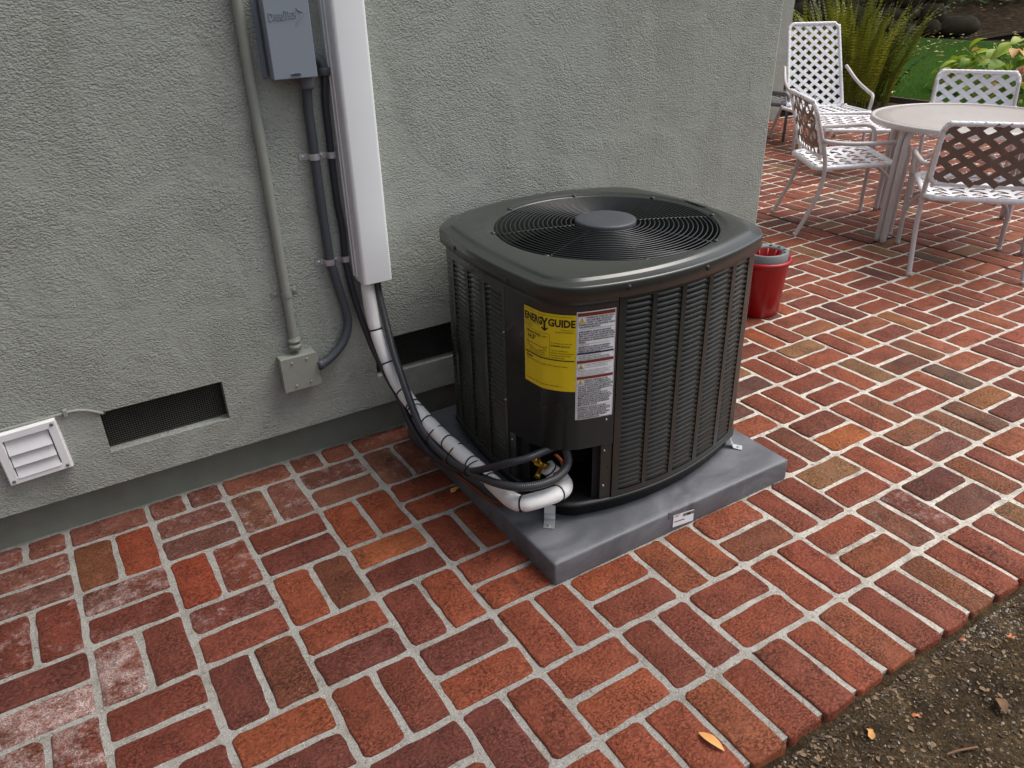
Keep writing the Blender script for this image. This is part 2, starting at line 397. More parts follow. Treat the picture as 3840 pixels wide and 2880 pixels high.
# soil strip along the patio edge, dense and lumpy where the picture shows it
sm_ = MB(); nx, ny = 220, 130; X0, X1, Y0, Y1 = -1.2, 2.6, -1.9, -0.195
vv = []
for j in range(ny + 1):
    for i in range(nx + 1):
        x = X0 + (X1-X0)*i/nx; y = Y1 + (Y0-Y1)*(j/ny)**1.4
        d = -(y - Y1)
        z = -0.018 - 0.012*min(1, d/0.16) + 0.006*noise2(x, y, 9) + 0.004*noise2(x+3, y, 23) + 0.0025*noise2(x, y+5, 61) + rnd(-0.0015, 0.0015)
        vv.append((x, y, z))
ff = [(j*(nx+1)+i, (j+1)*(nx+1)+i, (j+1)*(nx+1)+i+1, j*(nx+1)+i+1) for j in range(ny) for i in range(nx)]
sm_.add(vv, ff, 0, True); tag(sm_.build('soil', MT['soil']), kind='structure')
gb = MB(); gb.add([(2.6,-0.21,-0.05),(6.6,-0.21,-0.05),(6.6,-4,-0.05),(2.6,-4,-0.05)], [(0,3,2,1)])
gb.add([(6.6,-4,-0.012),(7.55,-4,-0.012),(7.55,9,-0.012),(6.6,9,-0.012)], [(0,1,2,3)])
tag(gb.build('garden_bed', MT['soil']), kind='structure')

# ------------------------------------------------------------------ patio: mortar bed with individual bricks
mb = MB()
EDGE = -0.2000
for (x0, x1, y0, y1) in ((-4.0, 1.60, EDGE, 1.39), (1.60, 6.6, EDGE, 4.80)):
    n = 1
    mb.box(x0, x1, y0, y1, -0.07, -0.0030)
patio = tag(mb.build('patio', MT['mortar']), kind='structure')

def proj(p):
    d = Vector(p) - CP; z = d.dot(FW)
    return None if z < 0.05 else (1920 + 2936*d.dot(RT)/z, 1440 - 2936*d.dot(UPV)/z)
def unproj(u, v, z=0.0):
    d = FW + RT*((u-1920)/2936) + UPV*(-(v-1440)/2936); t = (z - CP.z)/d.z; return CP + d*t
bricks = []                                               # (cx, cy, lx, ly)
G = 0.0145
for i in range(-19, 31):
    for k in range(0, 23):
        x0, y0 = i*P, k*P
        if (i + k) % 2 == 0: cells = [(x0, x0+P/2, y0, y0+P), (x0+P/2, x0+P, y0, y0+P)]
        else: cells = [(x0, x0+P, y0, y0+P/2), (x0, x0+P, y0+P/2, y0+P)]
        for a, b, c, d in cells:
            if b <= 1.605 and d > 1.375: d = 1.375
            if a >= 1.60 and d > 4.76: d = 4.76
            if d - c < 0.045: continue
            if a < 1.605 < b and (c+d)/2 > 1.36: a = 1.605
            bricks.append([a+G/2, b-G/2, c+G/2, d-G/2])
for i in range(-38, 62):                                   # header course along the edge
    bricks.append([i*P/2+G/2, (i+1)*P/2-G/2, -P+0.002, -G/2])
# colours of single bricks read off the photograph: (u, v) -> sRGB, chalk
NOTE = [((3160,1629),(206,116,44),0),((3702,1497),(168,116,58),0),((3390,1211),(172,116,62),0),((3053,1233),(168,108,66),0),((3199,1272),(190,112,62),0),((2867,1267),(190,96,50),0),
((3297,1526),(160,98,66),0),((3663,1560),(112,80,58),0),((3580,1590),(150,108,78),0),((3678,1775),(158,98,60),0),((3536,1668),(128,76,70),0),((3502,1809),(92,42,38),0),
((3634,1873),(106,70,62),0),((3336,1931),(138,88,66),.2),((3443,1878),(128,64,50),.35),((2989,1658),(124,74,52),0),((3409,1370),(110,66,46),0),((3443,1311),(140,94,56),0),
((3502,1297),(182,106,80),0),((3824,1272),(202,96,72),0),((2527,2111),(150,80,44),0),((2609,2060),(162,84,44),0),((3282,2080),(156,84,44),0),((2284,2171),(172,80,42),0),((2041,2293),(128,52,40),0),
((2640,2406),(126,58,46),0),((2675,2684),(158,88,56),0),((3100,2330),(164,92,60),0),((3525,2171),(140,88,54),0),((3400,2240),(148,74,54),0),((445,2545),(118,66,62),.62),((145,2718),(120,70,66),.72),
((463,2221),(104,62,60),.45),((202,2371),(112,48,40),.22),((60,2450),(106,48,42),.3),((729,2198),(160,64,38),0),((503,2065),(158,68,40),0),((347,2134),(118,78,54),0),((1091,2528),(104,58,42),0),
((1288,2180),(104,62,46),0),((480,2300),(106,46,42),.2),((640,2500),(112,54,50),.08),((620,2640),(114,50,42),0),((700,2780),(116,50,42),0),((260,2830),(122,64,60),.5),((60,2820),(122,70,66),.5),
((1040,2820),(156,78,46),0),((1750,2080),(132,60,44),0),((1490,1760),(146,108,100),.25),((1420,1700),(150,120,110),.3),((1350,1790),(138,96,88),.15),((960,1860),(128,92,84),.3),((2230,2320),(146,66,44),0),
((2870,2020),(128,74,52),0),((2760,1990),(134,84,58),0),((3080,2200),(170,76,50),0),((2980,2110),(166,74,52),0),((3700,1990),(150,74,56),0),((3060,2500),(150,76,58),0),((2950,2560),(146,74,58),0)]
AX_R = [(100,46,31),(116,54,33),(128,60,36),(137,66,38),(147,76,42),(136,80,47)]
AX_L = [(96,46,35),(103,48,36),(110,51,36),(118,56,38)]
def along(ax, t):
    t = min(0.9999, max(0, t))*(len(ax)-1); i = int(t); f = t - i
    return [a*(1-f) + b*f for a, b in zip(ax[i], ax[i+1])]
notes = [(unproj(u, v), c, ch) for (u, v), c, ch in NOTE]
def brick_tint(b):
    cx, cy = (b[0]+b[1])/2, (b[2]+b[3])/2
    for p, c, ch in notes:
        if b[0] <= p.x <= b[1] and b[2] <= p.y <= b[3]:
            return lin(*[k_*(0.54*a + 0.38*m) for a, m, k_ in zip(c, (128,60,38), (1, 1, 0.9))])[:3], ch
    w = min(1, max(0, (cx + 0.75)/0.7))
    c = along(AX_R, random.gauss(0.48, 0.20)) if random.random() < w else along(AX_L, random.random()); k = rnd(0.90, 1.12)
    if cx > 0.9 and random.random() < 0.11: c = random.choice([(134,92,56),(104,72,52),(150,80,46),(98,58,46)])
    ch = 0.0
    if cx < 0.05 and cy > 1.06: c = [0.72*a + 0.28*m for a, m in zip(c, (128,108,100))]; ch = rnd(0.15, 0.32)     # dusty film along the wall foot
    elif cx < -0.55 and random.random() < 0.35: ch = rnd(0.1, 0.4)
    elif random.random() < 0.03: ch = rnd(0.06, 0.15)
    return tuple(x*k for x in lin(*c)[:3]), ch
def brick_outline(lx, ly, rc, jit, nl=4, ns=3, nc=2):
    pts = []
    cs = [(lx/2, ly/2, 0), (-lx/2, ly/2, 90), (-lx/2, -ly/2, 180), (lx/2, -ly/2, 270)]
    R = [max(0.003, rc*rnd(0.5, 1.5)) for _ in range(4)]
    for q, (x, y, a) in enumerate(cs):
        r = R[q]; ox, oy = x - math.copysign(r, x), y - math.copysign(r, y)
        for t in range(nc + 1):
            th = math.radians(a + 90*t/nc); pts.append((ox + r*math.cos(th), oy + r*math.sin(th)))
        x2, y2, _ = cs[(q+1) % 4]; m = (nl if q % 2 == 0 else ns) if lx >= ly else (ns if q % 2 == 0 else nl)
        pts += [((x*(1-t)+x2*t), (y*(1-t)+y2*t)) for t in [(e+1)/(m+1) for e in range(m)]]
    return [(x + rnd(-jit, jit), y + rnd(-jit, jit)) for x, y in pts]
def brick_geo(b, n_hi=True):
    lx, ly = b[1]-b[0], b[3]-b[2]; f = 1 + rnd(-0.012, 0.012)
    o = brick_outline(lx*f, ly*f, 0.010, 0.0021 if n_hi else 0.0013, 4 if n_hi else 1, 2 if n_hi else 1, 2 if n_hi else 1)
    n = len(o); dz = rnd(-0.0010, 0.0028); tx, ty = rnd(-0.009, 0.009), rnd(-0.012, 0.012)
    zf = lambda x, y, z: z + dz + x*tx + y*ty
    e = 0.0045; ins = lambda x, y, d: (x - math.copysign(min(abs(x), d), x), y - math.copysign(min(abs(y), d), y))
    v = [(x*1.01, y*1.01, -0.045) for x, y in o] + [(x, y, zf(x, y, -0.0042)) for x, y in o] + [(*ins(x, y, e*0.45), zf(x, y, -0.0012)) for x, y in o] + [(*ins(x, y, e), zf(x, y, 0)) for x, y in o]
    F = []
    for r in range(3):
        for j in range(n): j2 = (j+1) % n; F.append((r*n+j, r*n+j2, (r+1)*n+j2, (r+1)*n+j))
    F.append(tuple(3*n+j for j in range(n)))
    return v, F
def in_view_area(b):
    q = [proj((x, y, 0)) for x, y in ((b[0], b[2]), (b[1], b[2]), (b[1], b[3]), (b[0], b[3]))]
    if any(t is None for t in q): return 0
    cx = sum(t[0] for t in q)/4; cy = sum(t[1] for t in q)/4
    if not (-140 < cx < 3980 and -60 < cy < 3050): return 0
    mx, my = (b[0]+b[1])/2, (b[2]+b[3])/2
    if 0.03 < mx < 0.78 and 0.50 < my < 1.24: return 0
    # behind the unit as seen from the lens
    if 900 < cy < 1750 and 1720 < cx < 2700 and my > 0.5: return 0
    return abs(sum(q[i][0]*q[(i+1)%4][1] - q[(i+1)%4][0]*q[i][1] for i in range(4)))/2
order = sorted(((in_view_area(b), i) for i, b in enumerate(bricks)), reverse=True)
near = set(i for a, i in order[:298] if a > 0)
far = MB(); ft = []
for i, b in enumerate(bricks):
    (r, g, bl), ch = brick_tint(b); cx, cy = (b[0]+b[1])/2, (b[2]+b[3])/2
    v, F = brick_geo(b, i in near)
    if i in near:
        m = MB(); m.add(v, F[:-1], 0, True); m.f.append(F[-1]); m.mi.append(0); m.sm.append(True)
        o = m.build('brick', MT['brick'], patio, (cx, cy, 0)); o.color = (r, g, bl, 1 - ch)
    else:
        if b[0] > 6.7: continue
        far.add([(x+cx, y+cy, z) for x, y, z in v], F, 0, True); ft += [(r, g, bl, 1 - ch)]*len(v)
fo = far.build('brick', MT['brick_far'], patio); stuff(fo)
ca = fo.data.attributes.new('tint', 'FLOAT_COLOR', 'POINT'); ca.data.foreach_set('color', np.array(ft, np.float32).ravel())
# open control joint that steps across the far patio
jm = MB()
for (x, y0, y1) in ((2.968, 1.70, 4.7), (3.18, 0.4, 1.70)):
    jm.box(x-0.007, x+0.007, y0, y1, -0.02, 0.0012)
jm.box(2.968+0.007, 3.18-0.007, 1.690, 1.702, -0.02, 0.0012)
jm.build('control_joint', MT['void'], patio)

# ------------------------------------------------------------------ house
house = thing('house', 'grey green stucco house wall with recessed concrete base, rising behind the cooling unit', 'house wall', (0, 1.34, 0))
WY = 0.0                                                   # local y of the stucco face (world 1.34)
def wall_strip(m, xs, zs, holes, y):
    V = {}; vl = []
    def vid(i, k):
        if (i, k) not in V: V[(i, k)] = len(vl); vl.append((xs[i], y, zs[k]))
        return V[(i, k)]
    F = []
    for i in range(len(xs)-1):
        for k in range(len(zs)-1):
            mx, mz = (xs[i]+xs[i+1])/2, (zs[k]+zs[k+1])/2
            if any(a < mx < b and c < mz < d for a, b, c, d in holes): continue
            F.append((vid(i,k), vid(i+1,k), vid(i+1,k+1), vid(i,k+1)))
    m.add(vl, F)
HOLES = [(-0.892, -0.566, 0.221, 0.346), (-0.092, 0.236, 0.221, 0.348)]
XC = 1.625
wm = MB()
wall_strip(wm, [-4.0, -0.892, -0.566, -0.092, 0.236, XC-0.012], [0.118, 0.221, 0.346, 0.348, 3.0], HOLES, WY)
rc = [(XC-0.012, 0), (XC-0.0035, 0.0035), (XC, 0.012), (XC, 3.5)]      # eased corner then the return
wm.loft([[(x, y, 0.118) for x, y in rc], [(x, y, 3.0) for x, y in rc]], False, smooth=False)
wm.add([(-4,0,0.118),(XC-0.012,0,0.118),(XC-0.012,0.06,0.118),(-4,0.06,0.118)], [(0,3,2,1)])
wm.add([(XC-0.012,0,0.118),(XC,0.012,0.118),(XC,3.5,0.118),(XC-0.05,3.5,0.118),(XC-0.05,0.06,0.118),(XC-0.012,0.06,0.118)], [(5,4,3,2,1,0)])
for a, b, c, d in HOLES:
    t = 0.035
    wm.add([(a,0,c),(b,0,c),(b,0,d),(a,0,d),(a,t,c),(b,t,c),(b,t,d),(a,t,d)], [(0,1,5,4),(1,2,6,5),(2,3,7,6),(3,0,4,7)])
wm.build('stucco_wall', MT['stucco'], house)
wg = MB(); wg.box(XC-0.01, 5.72, 3.40, 3.6, 0.0, 3.0); wg.box(5.52, 5.72, 3.6, 8.0, 0, 3.0)
wg.build('wing_wall', MT['stucco'], house)
fm = MB(); fm.box(-4, XC-0.045, 0.042, 0.16, -0.1, 0.117); fm.box(XC-0.16, XC-0.045, 0.16, 3.4, -0.1, 0.117)
fm.build('foundation', MT['foundation'], house)
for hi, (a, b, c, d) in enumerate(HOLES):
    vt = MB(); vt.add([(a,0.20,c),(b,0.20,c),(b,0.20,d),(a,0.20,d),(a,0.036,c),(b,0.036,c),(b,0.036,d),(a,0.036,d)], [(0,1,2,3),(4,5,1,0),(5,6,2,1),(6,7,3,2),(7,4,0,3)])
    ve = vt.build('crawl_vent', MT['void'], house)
    gm_ = MB(); st = 0.0064
    nx_ = int((b-a)/st); nz_ = int((d-c)/st); w = 0.0006
    for q in range(1, nx_):
        x = a + q*st; xa = x + 0.0012*math.sin(q*0.5)
        gm_.add([(x-w,0.030,c),(x+w,0.030,c),(xa+w,0.030,d),(xa-w,0.030,d),(x-w,0.0315,c),(x+w,0.0315,c),(xa+w,0.0315,d),(xa-w,0.0315,d)], [(0,1,2,3),(0,3,7,4),(1,5,6,2),(5,4,7,6)])
    for q in range(1, nz_):
        z = c + q*st
        gm_.add([(a,0.0285,z-w),(b,0.0285,z-w),(b,0.0285,z+w),(a,0.0285,z+w),(a,0.030,z-w),(b,0.030,z-w),(b,0.030,z+w),(a,0.030,z+w)], [(0,1,2,3),(2,6,7,3),(0,4,5,1),(4,7,6,5)])
    stuff(gm_.build('wire_mesh', MT['mesh_wire'], ve))
# ------------------------------------------------------------------ things on the wall (world coordinates)
SY = 1.34
def ring_bump(path, r, pitch, amp, step):
    Pn = spline(path, step); L = np.r_[0, np.cumsum(np.linalg.norm(np.diff(Pn, axis=0), axis=1))]
    return Pn, [r + amp*(0.5+0.5*math.cos(2*math.pi*l/pitch)) for l in L]
# rigid conduit
cd = thing('conduit_pipe', 'straight painted metal conduit pipe running up the wall left of the grey box', 'conduit', (-0.344, SY, 0.40))
m = MB(); m.tube([(0, -0.014, z) for z in (0.0, 0.004, 0.3, 0.9, 1.6, 2.296, 2.3)], 0.0135, 16); m.build('pipe', MT['painted_metal'], cd)
m = MB()
for z0, z1, r in ((-0.002, 0.014, 0.0185), (0.014, 0.018, 0.0165), (0.018, 0.030, 0.0185), (0.030, 0.034, 0.0155)):
    m.tube([(0, -0.0145, z0), (0, -0.0145, z1)], r, 16)
m.build('coupling', MT['painted_metal'], cd)
def two_hole_strap(parent, x, z, r, y, two=True, mat='painted_metal'):
    m = MB(); pr_ = []
    R = r + 0.0012; half = 0.024
    prof = ([(x-R-half if two or True else x-R, y-0.0012)] + [(x-R-0.001, y-0.0012)] + [(x + R*math.cos(t), y - r - 0.001 - R*math.sin(t)*1.0) for t in np.linspace(math.pi, 0, 9)])
    if two: prof += [(x+R+0.001, y-0.0012), (x+R+half, y-0.0012)]
    else: prof += [(x+R, y-0.0012)]
    w = 0.0085
    fr = [[(px, py-0.0014, z-w) for px, py in prof], [(px, py-0.0014, z+w) for px, py in prof]]
    bk = [[(px, py, z+w) for px, py in prof], [(px, py, z-w) for px, py in prof]]
    m.loft([fr[0], fr[1], bk[0], bk[1], fr[0]], False, smooth=False)
    st = m.build('strap', MT[mat], parent)
    for sx in ((-1, 1) if two else (-1,)):
        k = MB(); xx = x + sx*(R + half*0.55)
        k.tube([(xx, y-0.001, z), (xx, y-0.0035, z), (xx, y-0.006, z)], [0.0065, 0.006, 0.003], 10); k.build('screw', MT[mat], st)
two_hole_strap(cd, 0, 0.572-0.40, 0.0135, 0.0)
# junction box
jb = thing('junction_box', 'square painted metal junction box at the foot of the wall conduit', 'junction box', (-0.345, SY, 0.33))
m = MB(); m.rbox(-0.0555, 0.0535, -0.040, 0.0, -0.054, 0.052, 0.002); m.build('body', MT['painted_metal'], jb)
m = MB(); m.rbox(-0.0575, 0.0555, -0.0435, -0.0402, -0.056, 0.0535, 0.0012); cv = m.build('cover_plate', MT['painted_metal'], jb)
for x, z in ((-0.024, 0.036), (0.022, 0.039), (-0.021, -0.040), (0.025, -0.037)):
    m = MB(); m.tube([(x,-0.0435,z),(x,-0.0455,z),(x,-0.047,z)], [0.0040,0.0036,0.002], 10); m.build('screw', MT['painted_metal'], cv)
# disconnect box
db = thing('disconnect_box', 'grey metal electrical disconnect box with raised maker lettering on the wall', 'electrical box', (-0.242, SY, 1.15))
m = MB(); m.rbox(-0.052, 0.054, -0.066, -0.002, 0.004, 0.205, 0.003); m.build('body', MT['box_grey_dark'], db)
m = MB(); m.rbox(-0.058, 0.056, -0.0735, -0.0665, 0.000, 0.211, 0.0018)
m.box(-0.058, -0.0555, -0.0664, -0.045, 0.002, 0.209); m.box(0.0535, 0.056, -0.0664, -0.045, 0.002, 0.209)
lid = m.build('cover', MT['box_grey'], db)
m = MB(); m.rbox(-0.066, -0.053, -0.004, 0.0, 0.0, 0.215, 0.001); m.build('back_flange', MT['box_grey'], db)
for z in (0.060, 0.150):
    m = MB(); m.box(-0.0560, -0.0522, -0.050, -0.040, z, z+0.030); m.build('hinge_tab', MT['box_grey'], db)
m = MB(); m.rbox(-0.013, 0.013, -0.077, -0.0738, 0.0075, 0.0135, 0.0012); hs = m.build('hasp', MT['box_grey_dark'], db)
m = MB(); m.tube(bend([(-0.011,-0.0785,0.0105),(-0.006,-0.0785,0.0125),(0.007,-0.0785,0.0125),(0.010,-0.0785,0.0105)],0.002,3),0.0010,6); m.build('seal_wire', MT['ink'], hs)
m = MB()
for body, size, x0, y0, sx in (('D', 0.0270, -0.0490, 0.1365, 0.62), ('IVERSI', 0.0205, -0.0375, 0.1370, 0.53), ('T', 0.0270, -0.0095, 0.1385, 0.66), ('ECH', 0.0205, 0.0000, 0.1390, 0.53)):
    V, F = text_geo(body, size, 0, 0, 0.0004, sx=sx)
    fx = lambda u, v: (x0 + u, y0 + v + (x0+u)*0.02)
    n = len(V); vf = [(fx(*q)[0], -0.0752, fx(*q)[1]) for q in V]; vb = [(fx(*q)[0], -0.0735, fx(*q)[1]) for q in V]
    m.add(vf, F)
    from collections import Counter
    ec = Counter(); 
    for f in F:
        for a, b in zip(f, f[1:]+f[:1]): ec[(min(a,b), max(a,b))] += 1
    ed = [e for e, c_ in ec.items() if c_ == 1]
    m.add(vf + vb, [(a, b, b+n, a+n) for a, b in ed])
def slab_poly(m, poly, y0, y1):
    n = len(poly); m.add([(x, y0, z) for x, z in poly] + [(x, y1, z) for x, z in poly], [tuple(range(n))] + [(i, (i+1)%n, (i+1)%n+n, i+n) for i in range(n)])
slab_poly(m, [(0.0223,0.1614),(0.0437,0.1512),(0.0395,0.1500),(0.0255,0.1560)], -0.0755, -0.0734)
slab_poly(m, [(0.0395,0.1503),(0.0437,0.1509),(0.0186,0.1262),(0.0174,0.1272),(0.0330,0.1480)], -0.0755, -0.0734)
m.build('lettering', MT['box_grey'], lid)
# line-set cover
lc = thing('line_set_cover', 'tall white plastic line set cover channel fixed to the wall beside the grey box', 'duct cover', (-0.085, SY, 0.57))
def cover_prof(r=0.010):
    pts = [(-0.046, 0.0)]
    for (cx, cy, a0, a1) in ((-0.046+r, -0.080+r, 180, 270), (0.047-r, -0.080+r, 270, 360)):
        for t in np.linspace(a0, a1, 6): pts.append((cx + r*math.cos(math.radians(t)), cy + r*math.sin(math.radians(t))))
    pts.append((0.047, 0.0)); return pts
m = MB(); pr_ = cover_prof()
m.loft([[(x, y, z) for x, y in pr_] for z in (0, 0.8, 1.6)], False)
inn = [(x*0.955, min(y+0.0022, -0.0001) if y < -0.001 else y) for x, y in pr_]
m.loft([[(x, y, z) for x, y in inn[::-1]] for z in (0, 0.8, 1.6)], False)
m.loft([[(x, y, 0) for x, y in inn], [(x, y, 0) for x, y in pr_]], False, smooth=False)
m.build('channel', MT['cover_white'], lc)
m = MB()
for x0, x1, y in ((-0.0515, -0.0462, -0.018), (-0.0490, -0.0461, -0.034), (0.0471, 0.0515, -0.018)): m.box(x0, x1, y, 0, 0.012, 1.6)
m.build('base_rail', MT['cover_white'], lc)
# flexible conduits
def spath(pts, org): return [(a-org[0], b-org[1], c-org[2]) for a, b, c in pts]
A_ = [(-0.204,1.310,1.155),(-0.204,1.315,1.119),(-0.206,1.322,1.058),(-0.205,1.3235,1.003),(-0.205,1.3245,0.928),(-0.205,1.324,0.792),(-0.203,1.3245,0.668),(-0.200,1.3245,0.633),(-0.189,1.323,0.561),(-0.176,1.320,0.485),(-0.176,1.317,0.437),(-0.198,1.312,0.389),(-0.230,1.308,0.359),(-0.259,1.305,0.342),(-0.2865,1.303,0.335)]
org = (-0.205, 1.32, 0.79)
fa = thing('flexible_conduit', 'grey flexible conduit curving from under the grey box down to the junction box', 'conduit', org, group='flexible conduits strapped to the wall')
Pn, R = ring_bump(spath(A_, org), 0.0128, 0.0048, 0.0006, 0.0024); m = MB(); m.tube(Pn, R, 12); m.build('hose', MT['conduit_grey'], fa)
m = MB(); c0 = spath([(-0.204,1.308,1.158)], org)[0]
m.tube([(c0[0],c0[1],c0[2]),(c0[0],c0[1],c0[2]-0.016),(c0[0],c0[1],c0[2]-0.020),(c0[0],c0[1],c0[2]-0.034),(c0[0],c0[1],c0[2]-0.040)], [0.0200,0.0195,0.0190,0.0180,0.0150], 16); m.build('connector', MT['box_grey_dark'], fa)
m = MB(); e = spath([(-0.2905,1.303,0.334)], org)[0]; e2 = spath([(-0.272,1.3035,0.3385)], org)[0]
m.tube([e, tuple(0.5*(a+b) for a, b in zip(e, e2)), e2], [0.0175, 0.0170, 0.0155], 14); m.build('connector', MT['conduit_grey'], fa)
two_hole_strap(fa, -0.2055-org[0], 0.942-org[2], 0.0136, SY-org[1], False, 'zinc')
two_hole_strap(fa, -0.2035-org[0], 0.640-org[2], 0.0136, SY-org[1], False, 'zinc')
B_ = [(-0.147,1.325,1.150),(-0.149,1.325,1.134),(-0.155,1.326,1.073),(-0.156,1.327,0.979),(-0.157,1.328,0.903),(-0.157,1.327,0.812),(-0.152,1.327,0.721),(-0.154,1.328,0.645),(-0.152,1.327,0.605),(-0.148,1.322,0.553),(-0.139,1.315,0.484),(-0.127,1.305,0.415),(-0.117,1.285,0.353),(-0.110,1.245,0.305),(-0.106,1.200,0.268),(-0.100,1.159,0.232),(-0.091,1.115,0.165),(-0.083,1.067,0.122),(-0.074,1.008,0.098),(-0.065,0.948,0.094),(-0.060,0.879,0.108),(-0.058,0.803,0.142),(-0.057,0.709,0.203),(-0.035,0.630,0.256),(0.004,0.600,0.272),(0.048,0.596,0.277),(0.090,0.592,0.282)]
org = (-0.15, 1.325, 0.8)
fb = thing('flexible_conduit', 'thin dark conduit from the side of the grey box along the white hose', 'conduit', org, group='flexible conduits strapped to the wall')
Pn, R = ring_bump(spath(B_, org), 0.0098, 0.0046, 0.0005, 0.0023); m = MB(); m.tube(Pn, R, 12); m.build('hose', MT['conduit_dark'], fb)
m = MB(); m.tube(spline(spath([(-0.186,1.318,1.196),(-0.172,1.320,1.194),(-0.158,1.3225,1.186),(-0.149,1.3245,1.172),(-0.147,1.325,1.158)], org), 0.004), 0.0112, 12)
a = spath([(-0.147,1.325,1.166)], org)[0]; m.tube([a, (a[0],a[1],a[2]-0.006),(a[0],a[1],a[2]-0.020)], [0.0160,0.0160,0.0150], 14)
m.build('elbow', MT['box_grey_dark'], fb)
two_hole_strap(fb, -0.1565-org[0], 0.940-org[2], 0.0104, SY-org[1], False, 'zinc')
two_hole_strap(fb, -0.1545-org[0], 0.639-org[2], 0.0104, SY-org[1], False, 'zinc')
C_ = [(-0.0735,1.298,0.60),(-0.0745,1.296,0.565),(-0.076,1.292,0.530),(-0.077,1.255,0.440),(-0.0845,1.200,0.365),(-0.0935,1.135,0.312),(-0.0965,1.092,0.268),(-0.094,1.055,0.216),(-0.088,1.012,0.172),(-0.079,0.955,0.147),(-0.069,0.881,0.137),(-0.062,0.818,0.143),(-0.058,0.725,0.166),(-0.055,0.638,0.195),(-0.038,0.586,0.209),(-0.005,0.561,0.213),(0.029,0.551,0.215),(0.066,0.549,0.219),(0.098,0.558,0.227),(0.115,0.568,0.242),(0.117,0.580,0.270),(0.112,0.60,0.30)]
org = (-0.08, 1.2, 0.37)
fc = thing('flexible_conduit', 'ribbed black conduit looping from the white cover into the cooling unit', 'conduit', org, group='flexible conduits strapped to the wall')
Pn, R = ring_bump(spath(C_, org), 0.0106, 0.0050, 0.0011, 0.00125); m = MB(); m.tube(Pn, R, 12); m.build('hose', MT['conduit_rib'], fc)
# insulated refrigerant line
W_ = [(-0.107,1.291,0.62),(-0.107,1.291,0.573),(-0.108,1.293,0.538),(-0.106,1.284,0.456),(-0.103,1.263,0.394),(-0.098,1.235,0.341),(-0.093,1.200,0.289),(-0.087,1.162,0.253),(-0.079,1.109,0.223),(-0.069,1.047,0.199),(-0.058,0.972,0.177),(-0.044,0.884,0.160),(-0.032,0.801,0.147),(-0.025,0.734,0.136),(-0.025,0.673,0.135),(-0.030,0.618,0.145),(-0.022,0.580,0.154),(0.008,0.566,0.158),(0.051,0.561,0.158),(0.089,0.564,0.156),(0.116,0.583,0.153),(0.121,0.606,0.160),(0.104,0.624,0.180),(0.092,0.632,0.196)]
org = (-0.10, 1.25, 0.36)
wl = thing('insulated_line', 'thick white insulated refrigerant hose tied with black straps, sweeping from wall cover to cooling unit', 'pipe', org)
Pn = spline(spath(W_, org), 0.006); LW = np.r_[0, np.cumsum(np.linalg.norm(np.diff(Pn, axis=0), axis=1))]
def nearest(pt):
    q = np.array(spath([pt], org)[0]); return int(np.argmin(np.linalg.norm(Pn - q, axis=1)))
TIES = [nearest(q) for q in ((-0.1045,1.272,0.418),(-0.0965,1.225,0.322),(-0.086,1.155,0.248),(-0.079,1.105,0.222),(-0.067,1.035,0.195),(-0.052,0.935,0.170),(-0.036,0.825,0.150),(-0.027,0.745,0.138),(-0.020,0.578,0.155),(0.082,0.563,0.157),(0.098,0.628,0.188))]
Rw = []
for l in LW:
    r = 0.0200 + 0.0022*min(1, l/0.5)
    for t in TIES: r -= 0.0022*math.exp(-((l - LW[t])/0.007)**2)
    Rw.append(r)
m = MB(); m.tube(Pn, Rw, 28); wo_ = m.build('insulation', MT['insulation'], wl)
nn = len(Pn); ang = np.tile(np.where(np.arange(28) <= 14, np.arange(28), 28-np.arange(28))/28.0, nn); run = np.repeat(LW, 28)
for nm, dat in (('ang', ang), ('run', run)):
    at = wo_.data.attributes.new(nm, 'FLOAT', 'POINT'); at.data.foreach_set('value', dat.astype(np.float32))
def tie_ring(parent, c, t, r, h, head=None, major=None, ma=0.0):
    t = Vector(t).normalized(); ref = Vector((0,0,1)) if abs(t.z) < 0.9 else Vector((1,0,0)); u = t.cross(ref).normalized(); w = t.cross(u); c = Vector(c); m = MB(); rg = []
    if major is not None: u = (Vector(major) - t*Vector(major).dot(t)).normalized(); w = t.cross(u)
    ku = ma/r if major is not None else 1.0
    for rr, hh in ((r, -h), (r+0.0014, -h), (r+0.0014, h), (r, h)):
        rg.append([c + t*hh + (u*math.cos(q)*ku + w*math.sin(q))*rr for q in np.linspace(0, 2*math.pi, 24, endpoint=False)])
    m.loft(rg + [rg[0]], True, smooth=False)
    if head is not None:
        hd = (u*math.cos(head)*ku + w*math.sin(head))
        q = c + hd*(r+0.001); m.tube([q - t*0.004, q + t*0.004], 0.0035, 6); m.tube([q, q + hd*0.006 + t*0.002], [0.0022, 0.0014], 5)
    return m.build('cable_tie', MT['tie_black'], parent)
for i, t in enumerate(TIES): tie_ring(wl, Pn[t], Pn[min(t+1, nn-1)] - Pn[max(t-1, 0)], Rw[t]-0.0002, 0.0024, head=(2.0 if i in (3, 5, 7) else (0.6 if i in (8, 9) else None)))
